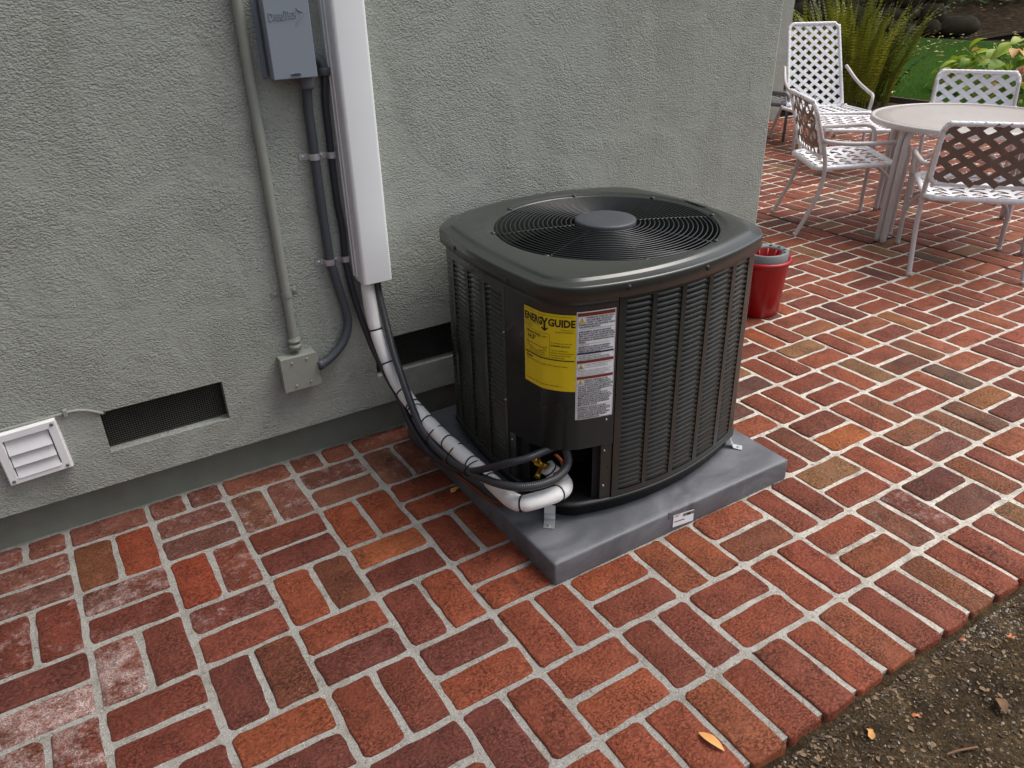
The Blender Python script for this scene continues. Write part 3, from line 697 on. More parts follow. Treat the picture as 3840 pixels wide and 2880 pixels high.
# ties that bind conduit to hose
Cn = spline(C_, 0.006)
for pt, hd in (((-0.083,1.080,0.222), 1.7), ((-0.074,0.985,0.166), 1.7), ((-0.062,0.888,0.148), 1.7), ((-0.052,0.800,0.147), 1.6)):
    q = spath([pt], org)[0]; i = nearest(pt); h_ = Vector(Pn[i]); k_ = Cn - np.array(org); k_ = Vector(k_[int(np.argmin(np.linalg.norm(k_ - Pn[i], axis=1)))])
    dv_ = (k_ - h_); dl = dv_.length; dv_.normalize(); r1, r2 = 0.0226, 0.0125
    tie_ring(wl, h_ + dv_*((dl + r2 - r1)/2), Pn[min(i+2, nn-1)] - Pn[max(i-2, 0)], r1, 0.0016, hd, dv_, (dl + r1 + r2)/2)
cp_ = thing('copper_line', 'bare copper pipe slung under the white insulated hose', 'pipe', (-0.05, 0.85, 0.09))
m = MB(); m.tube(spline(spath([(-0.088,1.13,0.215),(-0.075,1.02,0.150),(-0.062,0.895,0.098),(-0.056,0.850,0.092),(-0.046,0.790,0.087),(-0.037,0.730,0.084),(-0.026,0.680,0.095),(-0.02,0.64,0.12)], (-0.05,0.85,0.09)), 0.012), 0.0062, 10); m.build('pipe', MT['copper_dull'], cp_)
# thin cable near the dryer hood
cb = thing('wall_cable', 'thin painted cable clipped above the dryer vent and entering the left foundation vent', 'cable', (-1.0, SY, 0.37))
m = MB(); m.tube(spline(spath([(-1.6,1.3335,0.362),(-1.30,1.3335,0.366),(-1.120,1.3335,0.371),(-1.042,1.3335,0.3715),(-0.998,1.3335,0.373),(-0.962,1.3335,0.3745),(-0.934,1.3335,0.371),(-0.910,1.334,0.361),(-0.889,1.338,0.345),(-0.880,1.352,0.338)], (-1.0, SY, 0.37)), 0.012), 0.0042, 8); m.build('wire', MT['painted_metal'], cb)
m = MB(); m.rbox(0.026, 0.036, -0.0125, 0.0, -0.006, 0.014, 0.001); m.build('clip', MT['painted_metal'], cb)
# dryer vent
dv = thing('dryer_vent', 'white plastic louvred dryer vent hood low on the stucco wall', 'vent', (-1.068, SY, 0.292), 0)
dv.rotation_euler = (0, math.radians(-2.5), 0)
m = MB(); o_, i_ = 0.075, 0.0525; yf = -0.022
ro = [(-o_,-o_),(o_,-o_),(o_,o_),(-o_,o_)]; ri = [(-i_,-i_),(i_,-i_),(i_,i_),(-i_,i_)]
rg = lambda r, y, k=1: [(x*k, y, z*k) for x, z in r]
m.loft([rg(ro, 0.0, 1.03), rg(ro, -0.006, 1.02), rg(ro, yf+0.003), rg(ro, yf, 0.965), rg(ri, yf, 1.04), rg(ri, yf+0.005), rg(ri, -0.001)], True, smooth=False)
m.build('hood_frame', MT['vent_white'], dv)
m = MB(); m.add(rg(ri, -0.0015), [(0,1,2,3)]); m.build('backing', MT['void'], dv)
for k in range(3):
    zt = i_ - 0.004 - k*0.0345; zb = zt - 0.0375; m = MB()
    m.add([(-i_+0.002,-0.010,zt),(i_-0.002,-0.010,zt),(i_-0.002,-0.0245,zb),(-i_+0.002,-0.0245,zb),(-i_+0.002,-0.008,zt),(i_-0.002,-0.008,zt),(i_-0.002,-0.0225,zb-0.0015),(-i_+0.002,-0.0225,zb-0.0015)], [(0,3,2,1),(3,7,6,2),(4,5,6,7),(0,1,5,4),(0,4,7,3),(1,2,6,5)])
    m.build('flap', MT['vent_white_dirty'], dv)
for x, z in ((0.064,0.064),(0.064,-0.064),(-0.064,-0.064),(-0.064,0.064)):
    m = MB(); m.tube([(x,yf+0.001,z),(x,yf-0.002,z),(x,yf-0.003,z)],[0.0048,0.0045,0.0025],10); m.build('screw', MT['box_grey_dark'], dv)

# ------------------------------------------------------------------ equipment pad
pad = thing('equipment_pad', 'dark grey plastic pad on the bricks under the cooling unit', 'pad', (0.395, 0.853, 0))
PX0, PX1, PY0, PY1 = -0.425, 0.427, -0.433, 0.434
m = MB()
def rrect(x0, x1, y0, y1, r, z, n=4):
    out = []
    for cx, cy, a in ((x1-r, y1-r, 0), (x0+r, y1-r, 90), (x0+r, y0+r, 180), (x1-r, y0+r, 270)):
        out += [(cx + r*math.cos(math.radians(a+90*t/n)), cy + r*math.sin(math.radians(a+90*t/n)), z) for t in range(n+1)]
    return out
m.loft([rrect(PX0, PX1, PY0, PY1, 0.006, 0.0005), rrect(PX0, PX1, PY0, PY1, 0.006, 0.060), rrect(PX0+0.0015, PX1-0.0015, PY0+0.0015, PY1-0.0015, 0.006, 0.0645), rrect(PX0+0.006, PX1-0.006, PY0+0.006, PY1-0.006, 0.006, 0.0670), rrect(PX0+0.02, PX1-0.02, PY0+0.02, PY1-0.02, 0.006, 0.0675)], True, cap1=True)
m.build('slab', MT['pad_plastic'], pad)
m = MB(); m.rbox(-0.048, 0.046, PY0-0.0012, PY0+0.004, 0.046, 0.0672, 0.001); m.build('name_boss', MT['pad_plastic'], pad)
m = MB(); m.add([(-0.031,PY0-0.0018,0.013),(0.046,PY0-0.0018,0.001+0.004),(0.0455,PY0-0.0018,0.044),(-0.031,PY0-0.0018,0.0545)], [(0,1,2,3)]); lb = m.build('sticker', MT['label_white'], pad)
m = MB()
xx = 0.004
for q in range(17):
    w = random.choice((0.0009, 0.0016, 0.0022)); z0 = 0.0365 - (xx)*0.13; m.add([(xx,PY0-0.0022,z0),(xx+w,PY0-0.0022,z0),(xx+w,PY0-0.0022,z0+0.010),(xx,PY0-0.0022,z0+0.010)], [(0,1,2,3)]); xx += w + random.choice((0.0007, 0.0012))
for z0, x0, x1, h in ((0.0285,-0.027,0.012,0.0028),(0.046,-0.027,-0.012,0.0016),(0.050,-0.027,-0.006,0.0012)):
    m.add([(x0,PY0-0.0022,z0),(x1,PY0-0.0022,z0-(x1-x0)*0.13),(x1,PY0-0.0022,z0-(x1-x0)*0.13+h),(x0,PY0-0.0022,z0+h)], [(0,1,2,3)])
m.build('barcode_print', MT['ink'], lb)

# ------------------------------------------------------------------ air conditioner
AC = thing('air_conditioner', 'dark grey louvred outdoor air conditioning unit with round fan grille and yellow label', 'air conditioner', (0.437, 0.883, 0.0675))
AO = np.array([0.437, 0.883]); AZ = 0.0675
def qarc(a, m_, b, n):
    a, m_, b = map(np.array, (a, m_, b)); c = 2*m_ - (a+b)/2
    return [(1-t)**2*a + 2*t*(1-t)*c + t*t*b for t in np.arange(n)/n]
def outline(d=0.0):
    Q = []
    for a, mm, b, n in (((.063,1.13),(.034,.86),(.045,.600),20),((.045,.600),(.076,.553),(.115,.522),6),((.115,.522),(.41,.481),(.733,.552),24),((.733,.552),(.768,.583),(.797,.625),6),((.797,.625),(.835,.885),(.805,1.14),20),((.805,1.14),(.772,1.186),(.73,1.22),6),((.73,1.22),(.45,1.287),(.148,1.22),24),((.148,1.22),(.10,1.181),(.063,1.13),6)):
        Q += qarc(a, mm, b, n)
    Q = np.array(Q) - AO
    if d:
        T = np.roll(Q, -1, 0) - np.roll(Q, 1, 0); T /= np.linalg.norm(T, axis=1)[:, None]
        Q = Q + np.stack([-T[:, 1], T[:, 0]], 1)*d
    return Q
OL = outline(0.014); OLn = np.roll(OL, -1, 0); OS = np.r_[0, np.cumsum(np.linalg.norm(OLn - OL, axis=1))]; PER = OS[-1]
OLc = np.vstack([OL, OL[:1]])
Tn = np.roll(OL, -1, 0) - np.roll(OL, 1, 0); Tn /= np.linalg.norm(Tn, axis=1)[:, None]; NO = np.stack([Tn[:, 1], -Tn[:, 0]], 1); NOc = np.vstack([NO, NO[:1]])
def surf(s_, z, off=0.0):
    q = s_ % PER
    x, y = np.interp(q, OS, OLc[:, 0]), np.interp(q, OS, OLc[:, 1]); a, b = np.interp(q, OS, NOc[:, 0]), np.interp(q, OS, NOc[:, 1]); l = math.hypot(a, b)
    return (x + a/l*off, y + b/l*off, z - AZ)
def srange(s0, s1, step=0.016):
    n = max(2, int(abs(s1-s0)/step) + 2); return list(np.linspace(s0, s1, n))
# base pan
m = MB(); rings = []
for d, z in ((0.034, 0.0680), (0.030, 0.072), (0.026, 0.104), (0.016, 0.108), (0.011, 0.112), (0.011, 0.119), (0.030, 0.1195), (0.14, 0.118)):
    q = outline(d); rings.append([(x, y, z-AZ) for x, y in q])
m.loft(rings, True, cap1=True); m.build('base_pan', MT['black_pan'], AC)
# coil seen between the louvers, and dark inside
m = MB(); so_ = outline(0.030)
ids = [i for i in range(len(so_)) if not (0.45 < OS[i] < 0.66)]
seq = ids[ids.index(max(i for i in ids if OS[i] <= 0.45))+1:] + ids[:ids.index(max(i for i in ids if OS[i] <= 0.45))+1]
m.loft([[(so_[i][0], so_[i][1], z-AZ) for i in seq] for z in (0.119, 0.70)], False)
m.build('coil', MT['black_coil'], AC)
# cabinet sheets with window cut-outs
def panel(name, wins, s0, s1, z0, z1, zw0, zw1, nl, limit=None, end_stuff=False):
    ss = sorted(set([round(v, 4) for v in srange(s0, s1)] + [round(v, 4) for w in wins for v in w])); zs = [z0, zw0, zw1, z1]
    m = MB(); vid = {}; vl = []; F = []
    def V(i, k, l):
        if (i, k, l) not in vid: vid[(i, k, l)] = len(vl); vl.append(surf(ss[i], zs[k], (0.0, -0.004)[l]))
        return vid[(i, k, l)]
    def hole(i, k): return k == 1 and any(w[0]-1e-6 <= (ss[i]+ss[i+1])/2 <= w[1]+1e-6 for w in wins)
    for i in range(len(ss)-1):
        for k in range(3):
            if hole(i, k): continue
            F.append((V(i,k,0), V(i+1,k,0), V(i+1,k+1,0), V(i,k+1,0)))
            for a, b, nb in (((i,k),(i,k+1),(i-1,k)), ((i+1,k+1),(i+1,k),(i+1,k)), ((i+1,k),(i,k),(i,k-1)), ((i,k+1),(i+1,k+1),(i,k+1))):
                out = not (0 <= nb[0] < len(ss)-1 and 0 <= nb[1] < 3) or hole(*nb)
                if out: F.append((V(*b,0), V(*a,0), V(*a,1), V(*b,1)))
    m.add(vl, F); pn = m.build(name, MT['cabinet'], AC)
    # louvers: each a pressed blade, pinched at its ends
    pitch = (zw1 - zw0)/nl; rest = MB()
    for wi, (a, b) in enumerate(wins):
        sq = [a, a+0.004, (2*a+b)/3, (a+2*b)/3, b-0.004, b]
        for k in range(nl):
            zc = zw0 + (k+0.5)*pitch; jit = rnd(-0.0005, 0.0005)
            up = []; lo = []; bk = []
            for j, s_ in enumerate(sq):
                e = 0.25 if j in (0, 5) else 1.0; wv = rnd(-0.0004, 0.0004)
                up.append(surf(s_, zc + pitch*0.36, -0.0076)); lo.append(surf(s_, zc - pitch*0.19*e + wv, -0.0055 + 0.0060*e + jit)); bk.append(surf(s_, zc - pitch*0.24*e + wv, -0.0062 + 0.0055*e + jit))
            g = MB(); n = 6; vs_ = up + lo + bk; g_f = []
            for j in range(5): g_f += [(n+j, n+j+1, j+1, j), (2*n+j, 2*n+j+1, n+j+1, n+j)]
            if limit is not None and wi < limit: rest.add(vs_, g_f, 0, True)
            else: g.add(vs_, g_f, 0, True); g.build('louver', MT['cabinet'], pn)
    if rest.f: stuff(rest.build('louver', MT['cabinet'], pn))
    return pn
ZT, ZB = 0.700, 0.1205
RW = [(0.738,0.812),(0.826,0.906),(0.921,1.006),(1.023,1.112),(1.132,1.205)]
panel('louver_panel', RW, 0.7175, 1.30, ZB, ZT, 0.137, 0.687, 38)
LW_ = [(-0.050,0.042),(0.061,0.152),(0.167,0.255),(0.272,0.358)]
panel('louver_panel', LW_, -0.10, 0.371, ZB, ZT, 0.137, 0.665, 37, limit=1)
s1, s2 = 1.325, 1.84
panel('louver_panel', [(s1+0.03+0.098*k, s1+0.112+0.098*k) for k in range(5)], 1.3005, 1.90, ZB, ZT, 0.137, 0.687, 20, limit=9)
panel('louver_panel', [(1.95+0.112*k, 2.045+0.112*k) for k in range(5)], 1.9005, PER-0.1005, ZB, ZT, 0.137, 0.687, 20, limit=9)
# service panel (front corner) and the posts and strips beside its opening
m = MB(); sv = srange(0.3735, 0.7145, 0.010)
def zlow(s_): return float(np.interp(s_, [0.373, 0.402, 0.47, 0.50, 0.60, 0.684, 0.715], [0.268, 0.268, 0.274, 0.281, 0.292, 0.294, 0.293]))
m.loft([[surf(s_, 0.700, 0.0005) for s_ in sv], [surf(s_, 0.692, 0.0005) for s_ in sv], [surf(s_, 0.688, 0.0030) for s_ in sv], [surf(s_, 0.683, 0.0005) for s_ in sv], [surf(s_, zlow(s_), 0.0005) for s_ in sv], [surf(s_, zlow(s_), -0.006) for s_ in sv]][::-1], False, smooth=True)
sp = m.build('service_panel', MT['cabinet'], AC)
for a, b in ((0.3735, 0.402), (0.684, 0.7145)):
    m = MB(); sq = srange(a, b, 0.01)
    m.loft([[surf(a, z, -0.03) for z in (ZB, 0.30)]] + [[surf(q, z, -0.0035) for z in (ZB, 0.30)] for q in sq] + [[surf(b, z, -0.03) for z in (ZB, 0.30)]], False, smooth=False)
    m.build('corner_post', MT['cabinet'], AC)
m = MB(); cav = [surf(0.402, 0, -0.006), (-0.26,-0.16,0), (-0.16,-0.20,0), surf(0.684, 0, -0.006)]
m.loft([[(x, y, z-AZ) for x, y, _ in cav] for z in (0.118, 0.72)], False, smooth=False); m.build('compartment_wall', MT['black_coil'], AC)
for s_, z, off in ((0.405,0.712,0.014),(0.733,0.722,0.014),(0.973,0.722,0.014),(0.12,0.716,0.014),(0.693,0.370,0.0),(0.367,0.558,0.0),(0.367,0.36,0.0),(0.367,0.165,0),(0.692,0.275,-0.003),(0.692,0.165,-0.003),(0.39,0.245,-0.003)):
    m = MB(); r = 0.0075 if off > 0.01 else 0.0042
    a, b, c, d = surf(s_, z, off-0.001), surf(s_, z, off+0.0012), surf(s_, z, off+0.0014), surf(s_, z, off+0.0045)
    if off > 0.01: m.tube([a, b, c], [r, r, r*0.6], 12)
    m.tube([a, d], r*0.55, 6); m.build('screw', MT['wire_black'] if off > 0.01 else MT['zinc'], AC)
# top cap
GC = np.array([0.458, 0.876]) - AO
NR = 168
def by_angle(Q):
    Qc = np.vstack([Q, Q[:1]]); th = np.unwrap(np.arctan2(Qc[:, 1]-GC[1], Qc[:, 0]-GC[0])); t0 = th[0]
    t = t0 + np.linspace(0, 2*math.pi, NR, endpoint=False); t = t0 + np.mod(t - t0, 2*math.pi)
    return t, np.stack([np.interp(t, th, Qc[:, 0]), np.interp(t, th, Qc[:, 1])], 1)
tt, _ = by_angle(outline(0.0)); rings = []
for d, z in ((0.012, 0.699), (0.004, 0.6985), (0.0, 0.7005), (-0.0006, 0.7335), (0.0003, 0.7362), (0.0022, 0.7382), (0.0050, 0.7390), (0.028, 0.7412), (0.0295, 0.7420), (0.0335, 0.7468), (0.0355, 0.7478), (0.046, 0.7484)):
    _, q = by_angle(outline(d) if d > 0.0001 or d < 0 else outline(0.0)); rings.append([(x, y, z-AZ) for x, y in q])
for r, z in ((0.338, 0.7492), (0.333, 0.7485), (0.328, 0.7440), (0.320, 0.7425), (0.316, 0.7415), (0.3135, 0.738), (0.3135, 0.64)):
    rings.append([(GC[0] + r*math.cos(t), GC[1] + r*math.sin(t), z-AZ) for t in tt])
m = MB(); m.loft(rings, True); cap = m.build('top_cap', MT['cabinet'], AC)
# fan grille
gr = MB()
def gz_(r): return 0.7405 + 0.010*(1-(r/0.313)**2) - AZ
for k in range(17):
    r = 0.098 + k*0.0131; m = MB()
    rg_ = []
    n = 72
    for j in range(n):
        a = 2*math.pi*j/n; c = (GC[0] + r*math.cos(a), GC[1] + r*math.sin(a))
        rg_.append([(c[0] + math.cos(a)*0.0017*math.cos(q), c[1] + math.sin(a)*0.0017*math.cos(q), gz_(r) + 0.0017*math.sin(q)) for q in np.linspace(0, 2*math.pi, 6, endpoint=False)])
    m.loft(rg_ + [rg_[0]], True)
    if k == 0: fg = m.build('fan_grille', MT['wire_black'], AC)
    else: m.build('grille_ring', MT['wire_black'], fg)
for k in range(8):
    a = math.radians(160 + 45*k); m = MB()
    m.tube([(GC[0] + r*math.cos(a), GC[1] + r*math.sin(a), gz_(r)-0.0030) for r in np.linspace(0.07, 0.322, 8)], 0.0022, 6); m.build('spoke', MT['wire_black'], fg)
    m = MB(); c = (GC[0] + 0.322*math.cos(a), GC[1] + 0.322*math.sin(a)); z = 0.7425-AZ
    m.tube([(*c, z-0.002), (*c, z+0.003), (*c, z+0.0045)], [0.0075, 0.0075, 0.0035], 8); m.build('grille_clip', MT['wire_black'], fg)
m = MB(); n = 40
m.loft([[(GC[0]+r*math.cos(t), GC[1]+r*math.sin(t), z-AZ) for t in np.linspace(0, 2*math.pi, n, endpoint=False)] for r, z in ((0.086,0.742),(0.0865,0.7555),(0.0845,0.7585),(0.079,0.7605),(0.04,0.7612))], True, cap1=True); m.build('hub_cap', MT['hub_plastic'], fg)
m = MB(); m.tube([(GC[0],GC[1],0.73-AZ),(GC[0],GC[1],0.60-AZ)], 0.06, 20); m.build('fan_motor', MT['fan_grey'], AC)
for k in range(3):
    m = MB(); a0 = 0.5 + k*2*math.pi/3; rw = []
    for r in np.linspace(0.06, 0.300, 7):
        w = 0.30 + 0.55*(r/0.3); rw.append([(GC[0]+r*math.cos(a0+w*(q-0.5)+r*1.2), GC[1]+r*math.sin(a0+w*(q-0.5)+r*1.2), 0.655 + 0.035*(q-0.5)*2 - AZ) for q in np.linspace(0, 1, 7)])
    m.loft(rw, False); m.build('fan_blade', MT['fan_grey'], AC)
m = MB(); m.box(-0.14, -0.07, -0.27, -0.255, 0.44-AZ, 0.64-AZ); m.build('inner_plate', MT['fan_plate'], AC)
# service valves, brackets
m = MB(); vz = lambda p: (p[0]-AO[0], p[1]-AO[1], p[2]-AZ)
m.tube([vz((0.062,0.634,0.222)), vz((0.088,0.640,0.198))], 0.011, 6); m.tube([vz((0.078,0.637,0.208)), vz((0.056,0.622,0.190)), vz((0.050,0.618,0.186))], [0.007,0.007,0.010], 6)
m.tube([vz((0.076,0.637,0.208)), vz((0.095,0.634,0.196))], 0.010, 8); m.tube([vz((0.05,0.635,0.235)), vz((0.07,0.64,0.225))], 0.008, 6)
m.build('service_valve', MT['brass'], AC)
m = MB(); m.tube(spline([vz(q) for q in ((0.096,0.600,0.255),(0.106,0.585,0.240),(0.107,0.578,0.222),(0.098,0.582,0.205),(0.088,0.592,0.195))], 0.005), 0.0062, 10); m.build('copper_stub', MT['copper'], AC)
def bracket(pts, w, axis):
    m = MB(); ax = Vector(axis).normalized()*w; Q = [Vector(vz(q)) for q in pts]
    m.loft([[q - ax for q in Q], [q + ax for q in Q]], False, smooth=False)
    up = Vector((0,0,0.0012)); m.loft([[q + ax - up for q in Q], [q - ax - up for q in Q]], False, smooth=False)
    o = m.build('hold_down_bracket', MT['zinc'], AC)
    c = (Q[-1]+Q[-2])/2; k = MB(); k.tube([c, c + Vector((0,0,0.004))], 0.0042, 6); k.build('bolt', MT['zinc'], o)
bracket([(0.078,0.598,0.138),(0.074,0.592,0.112),(0.067,0.583,0.084),(0.060,0.573,0.075),(0.050,0.560,0.0715),(0.038,0.545,0.0700)], 0.0150, (0.78,-0.62,0))
bracket([(0.728,0.580,0.118),(0.733,0.568,0.085),(0.736,0.560,0.0720),(0.752,0.540,0.0700)], 0.012, (0.75,0.66,0))
# labels, wrapped on the cabinet
def wrap_label(name, s0, z1, w, h, mat, off=0.0012, par=None):
    m = MB(); sq = srange(s0, s0+w, 0.012)
    m.loft([[surf(s_, z1-h, off) for s_ in sq], [surf(s_, z1, off) for s_ in sq]], False)
    return m.build(name, mat, par or sp)
def wrap_print(name, items, s0, z1, mat, par, off=0.0019):
    m = MB()
    for V, F in items: m.add([surf(s0+u, z1-v, off) for u, v in V], F)
    return m.build(name, mat, par)
def T_(body, size, u, v, bold=0.0, align='LEFT', sx=1.0):
    V, F = text_geo(body, size, 0, 0, bold, align, sx); return [(u + x, v - y) for x, y in V], F
def Rq(u0, v0, u1, v1): 
    n = max(1, int((u1-u0)/0.012)); us = np.linspace(u0, u1, n+1)
    return [(u, v1) for u in us] + [(u, v0) for u in us], [(i, i+1, n+1+i+1, n+1+i) for i in range(n)]
def frame_q(u0, v0, u1, v1, t): return [Rq(u0,v0,u1,v0+t), Rq(u0,v1-t,u1,v1), Rq(u0,v0+t,u0+t,v1-t), Rq(u1-t,v0+t,u1,v1-t)]
YS, YZ, YWd, YH = 0.4585, 0.664, 0.1510, 0.203
yl = wrap_label('energy_label', YS, YZ, YWd, YH, MT['label_yellow'])
it = []
it.append(T_('U.S. Government', 0.0052, 0.004, 0.0068)); it.append(T_('Federal law prohibits removal of this label before consumer purchase', 0.0038, 0.052, 0.0062, sx=0.85))
it.append(T_('ENERG', 0.0262, 0.0030, 0.0312, 0.0009, sx=0.80)); it.append(T_('GUIDE', 0.0262, 0.0825, 0.0312, 0.0009, sx=0.86))
it.append(([(0.0645,0.0115),(0.0690,0.0115),(0.0735,0.0205),(0.0780,0.0115),(0.0825,0.0115),(0.0760,0.0245),(0.0760,0.0395),(0.0800,0.0365),(0.0825,0.0395),(0.0735,0.0470),(0.0645,0.0395),(0.0670,0.0365),(0.0710,0.0395),(0.0710,0.0245)], [(0,1,2,13),(2,3,4,5),(13,2,5),(13,5,6,12),(12,6,9),(6,7,8,9),(12,9,10,11)]))
for q, tx in enumerate(('Central Air Conditioner', 'Cooling Only', 'Split System')): it.append(T_(tx, 0.0056, 0.003, 0.0368+q*0.0062))
it.append(T_('Trane U.S. Inc.', 0.0056, 0.147, 0.0405, align='RIGHT')); it.append(T_('Model 4TTR4024L1', 0.0056, 0.147, 0.0468, align='RIGHT'))
it += frame_q(0.0085, 0.0530, 0.0865, 0.1160, 0.0006)
it.append(T_('Efficiency Rating', 0.0088, 0.0115, 0.0640, 0.0002, sx=0.86)); it.append(T_('(SEER)**', 0.0056, 0.0660, 0.0640, sx=0.8))
it.append(T_('14.5*', 0.0158, 0.0120, 0.0790, 0.0004))
it.append(([(0.0165,0.0805),(0.0205,0.0805),(0.0185,0.0840)], [(0,2,1)]))
it.append(Rq(0.0120, 0.0905, 0.0790, 0.0916))
for q, hh in ((0.012, 0.006), (0.027, 0.003), (0.045, 0.003), (0.062, 0.003), (0.0784, 0.006)): it.append(Rq(q, 0.0916-hh, q+0.0008, 0.0905))
it.append(([(0.012,0.0880),(0.018,0.0905),(0.012,0.0905)], [(0,2,1)]))
it.append(T_('13.0', 0.0050, 0.012, 0.0972)); it.append(T_('Least Efficient', 0.0044, 0.012, 0.1015)); it.append(T_('26.0', 0.0050, 0.079, 0.0972, align='RIGHT')); it.append(T_('Most Efficient', 0.0044, 0.079, 0.1015, align='RIGHT'))
it.append(T_('Range of Similar Models', 0.0056, 0.047, 0.1070, align='CENTER')); it.append(T_('*Seasonal Energy Efficiency Ratio', 0.0044, 0.047, 0.1120, align='CENTER'))
for q, tx in enumerate(('For energy cost info, visit', 'productinfo.energy.gov')): it.append(T_(tx, 0.0058, 0.0895, 0.0760+q*0.0072, 0.0002*q, sx=0.88))
for q, tx in enumerate(("*Your air conditioner's", 'efficiency rating may be better', 'depending on the coil your', 'contractor installs.')): it.append(T_(tx, 0.0058, 0.0895, 0.0955+q*0.0064, sx=0.80))
it.append(Rq(0.0025, 0.1180, 0.1480, 0.1208))
it.append(T_('Notice', 0.0085, 0.0085, 0.1300, 0.0003)); it.append(T_('Federal law allows this unit to be installed in all U.S. states and territories.', 0.0060, 0.0085, 0.1372, sx=0.69))
it.append(T_('Energy Efficiency Ratio (EER): The installed system’s minimum EER is 12.2', 0.0052, 0.0085, 0.1920, sx=0.72))
wrap_print('lettering', it, YS, YZ, MT['ink'], yl)
WS, WZ, WW_, WH = 0.6100, 0.672, 0.0985, 0.291
wl_ = wrap_label('warning_label', WS, WZ, WW_, WH, MT['label_white'], 0.0014)
blk = []; rust = []; yel = []; blue = []
blk += frame_q(0.0018, 0.002, 0.0967, 0.289, 0.0005)
for v in (0.0030, 0.1265, 0.1700): rust.append(Rq(0.0025, v, 0.0960, v+0.0085 - (0.001 if v > 0.1 else 0)))
blue.append(Rq(0.0025, 0.1060, 0.0960, 0.1105))
for v in (0.2155, 0.2530): blk.append(Rq(0.0025, v, 0.0960, v+0.0005))
def tri(u, v, w, glyph):
    h = w*0.88; yel.append(([(u, v+h), (u+w, v+h), (u+w/2, v)], [(0,1,2)]))
    i = 0.14; blk_t = [(u-w*i*0.5, v+h+w*0.06), (u+w*(1+i*0.5), v+h+w*0.06), (u+w/2, v-w*0.13)]
    tri_b.append((blk_t, [(0,1,2)]))
    if glyph == 'bolt': gly.append(([(u+w*.56,v+h*.30),(u+w*.42,v+h*.62),(u+w*.50,v+h*.62),(u+w*.44,v+h*.92),(u+w*.60,v+h*.55),(u+w*.52,v+h*.55)], [(0,1,2,5),(2,3,4,5)]))
    elif glyph == 'bang': gly.append(Rq(u+w*.46, v+h*.35, u+w*.54, v+h*.72)); gly.append(Rq(u+w*.46, v+h*.79, u+w*.54, v+h*.90))
    else:
        for q in (.36, .48, .60): gly.append(([(u+w*q,v+h*.9),(u+w*(q+.06),v+h*.9),(u+w*(q+.09),v+h*.6),(u+w*(q+.02),v+h*.5)], [(0,1,2,3)]))
tri_b = []; gly = []
def lines(txts, v, dv, size, u0=0.0050, bold=0.0002, sx=0.88):
    for q, tx in enumerate(txts):
        if tx: blk.append(T_(tx, size, u0, v + dv*(q+1), bold, sx=sx))
tri(0.0060, 0.0165, 0.0130, 'bolt'); blk += frame_q(0.0035, 0.0135, 0.0215, 0.0310, 0.0004)
lines(['WARNING: RISK OF ELECTRIC SHOCK.', 'CAN CAUSE INJURY OR DEATH: DIS-', 'CONNECT ALL REMOTE ELECTRIC'], 0.0115, 0.0058, 0.0058, 0.0230, sx=0.70)
lines(['POWER SUPPLIES AND DISCHARGE CAPACI-', 'TORS BEFORE SERVICING.'], 0.0292, 0.0058, 0.0058, sx=0.80)
lines(['CONTROL PANEL COVER MUST BE IN PLACE WHEN SYSTEM IS ENERGIZED'], 0.0415, 0.0040, 0.0036, bold=0, sx=0.72)
lines(['AVERTISSEMENT: RISQUE DE DÉCHARGE', 'ÉLECTRIQUE, POUVANT CAUSER DES BLESS-', 'URES OU LA MORT! DÉCONNECTER TOUTES', 'LES ALIMENTATIONS ÉLECTRIQUES ET CON-', "DENSATEURS DE DÉCHARGE D'AVANT L'EN-", 'TRETIEN.'], 0.0470, 0.0056, 0.0056, sx=0.80)
lines(['LE COUVERCLE DU PANNEAU DE COMMANDE DOIT ÊTRE EN PLACE LORSQUE', 'LE SYSTÈME FONCTIONNE.'], 0.0810, 0.0028, 0.0030, bold=0, sx=0.72)
lines(['ADVERTENCIA: EL RIESGO DE DESCARGA', 'ELÉCTRICA, PUEDE CAUSAR LESIONES O', 'MUERTE: DESCONECTE TODAS LAS FUENTES'], 0.0868, 0.0053, 0.0054, sx=0.80)
blk.append(T_('DE ALIMENTACIÓN ELÉCTRICA Y DESCARGA', 0.0030, 0.0050, 0.1055, 0.0001, sx=0.9))
lines(['USE COPPER CONDUCTORS ONLY!', "N'UTILISER QUE DES CONDUCTEURS EN CUIVRE!", 'UTILICE ÚNICAMENTE CONDUCTORES DE COBRE!'], 0.1110, 0.0047, 0.0044, bold=0.0001, sx=0.8)
tri(0.0060, 0.1375, 0.0120, 'hand'); blk += frame_q(0.0035, 0.1355, 0.0205, 0.1510, 0.0004)
lines(['WARNING: HAZARDOUS PRESSURE! MORE THAN ONE', 'DISCONNECT SWITCH MAY BE REQUIRED TO', 'DE-ENERGIZE THE EQUIPMENT BEFORE SERVICE'], 0.1345, 0.0042, 0.0038, 0.0225, 0, sx=0.72)
lines(['AVERTISSEMENT: PRESSION DANGEREUSE! COUPER TOUTES', 'LES SOURCES AVANT DE TRAVAILLER SUR CET APPAREIL', '¡ADVERTENCIA! PRESIÓN PELIGROSA. DESCONECTE TODA', 'LA ENERGÍA ELÉCTRICA ANTES DE DAR SERVICIO'], 0.1510, 0.0044, 0.0040, bold=0, sx=0.78)
tri(0.0060, 0.1805, 0.0115, 'bang'); blk += frame_q(0.0035, 0.1790, 0.0195, 0.1940, 0.0004)
lines(['WARNING: THIS PRODUCT CAN', 'EXPOSE YOU TO CHEMICALS INCLU-', 'DING LEAD, WHICH ARE KNOWN TO'], 0.1780, 0.0052, 0.0054, 0.0215, sx=0.76)
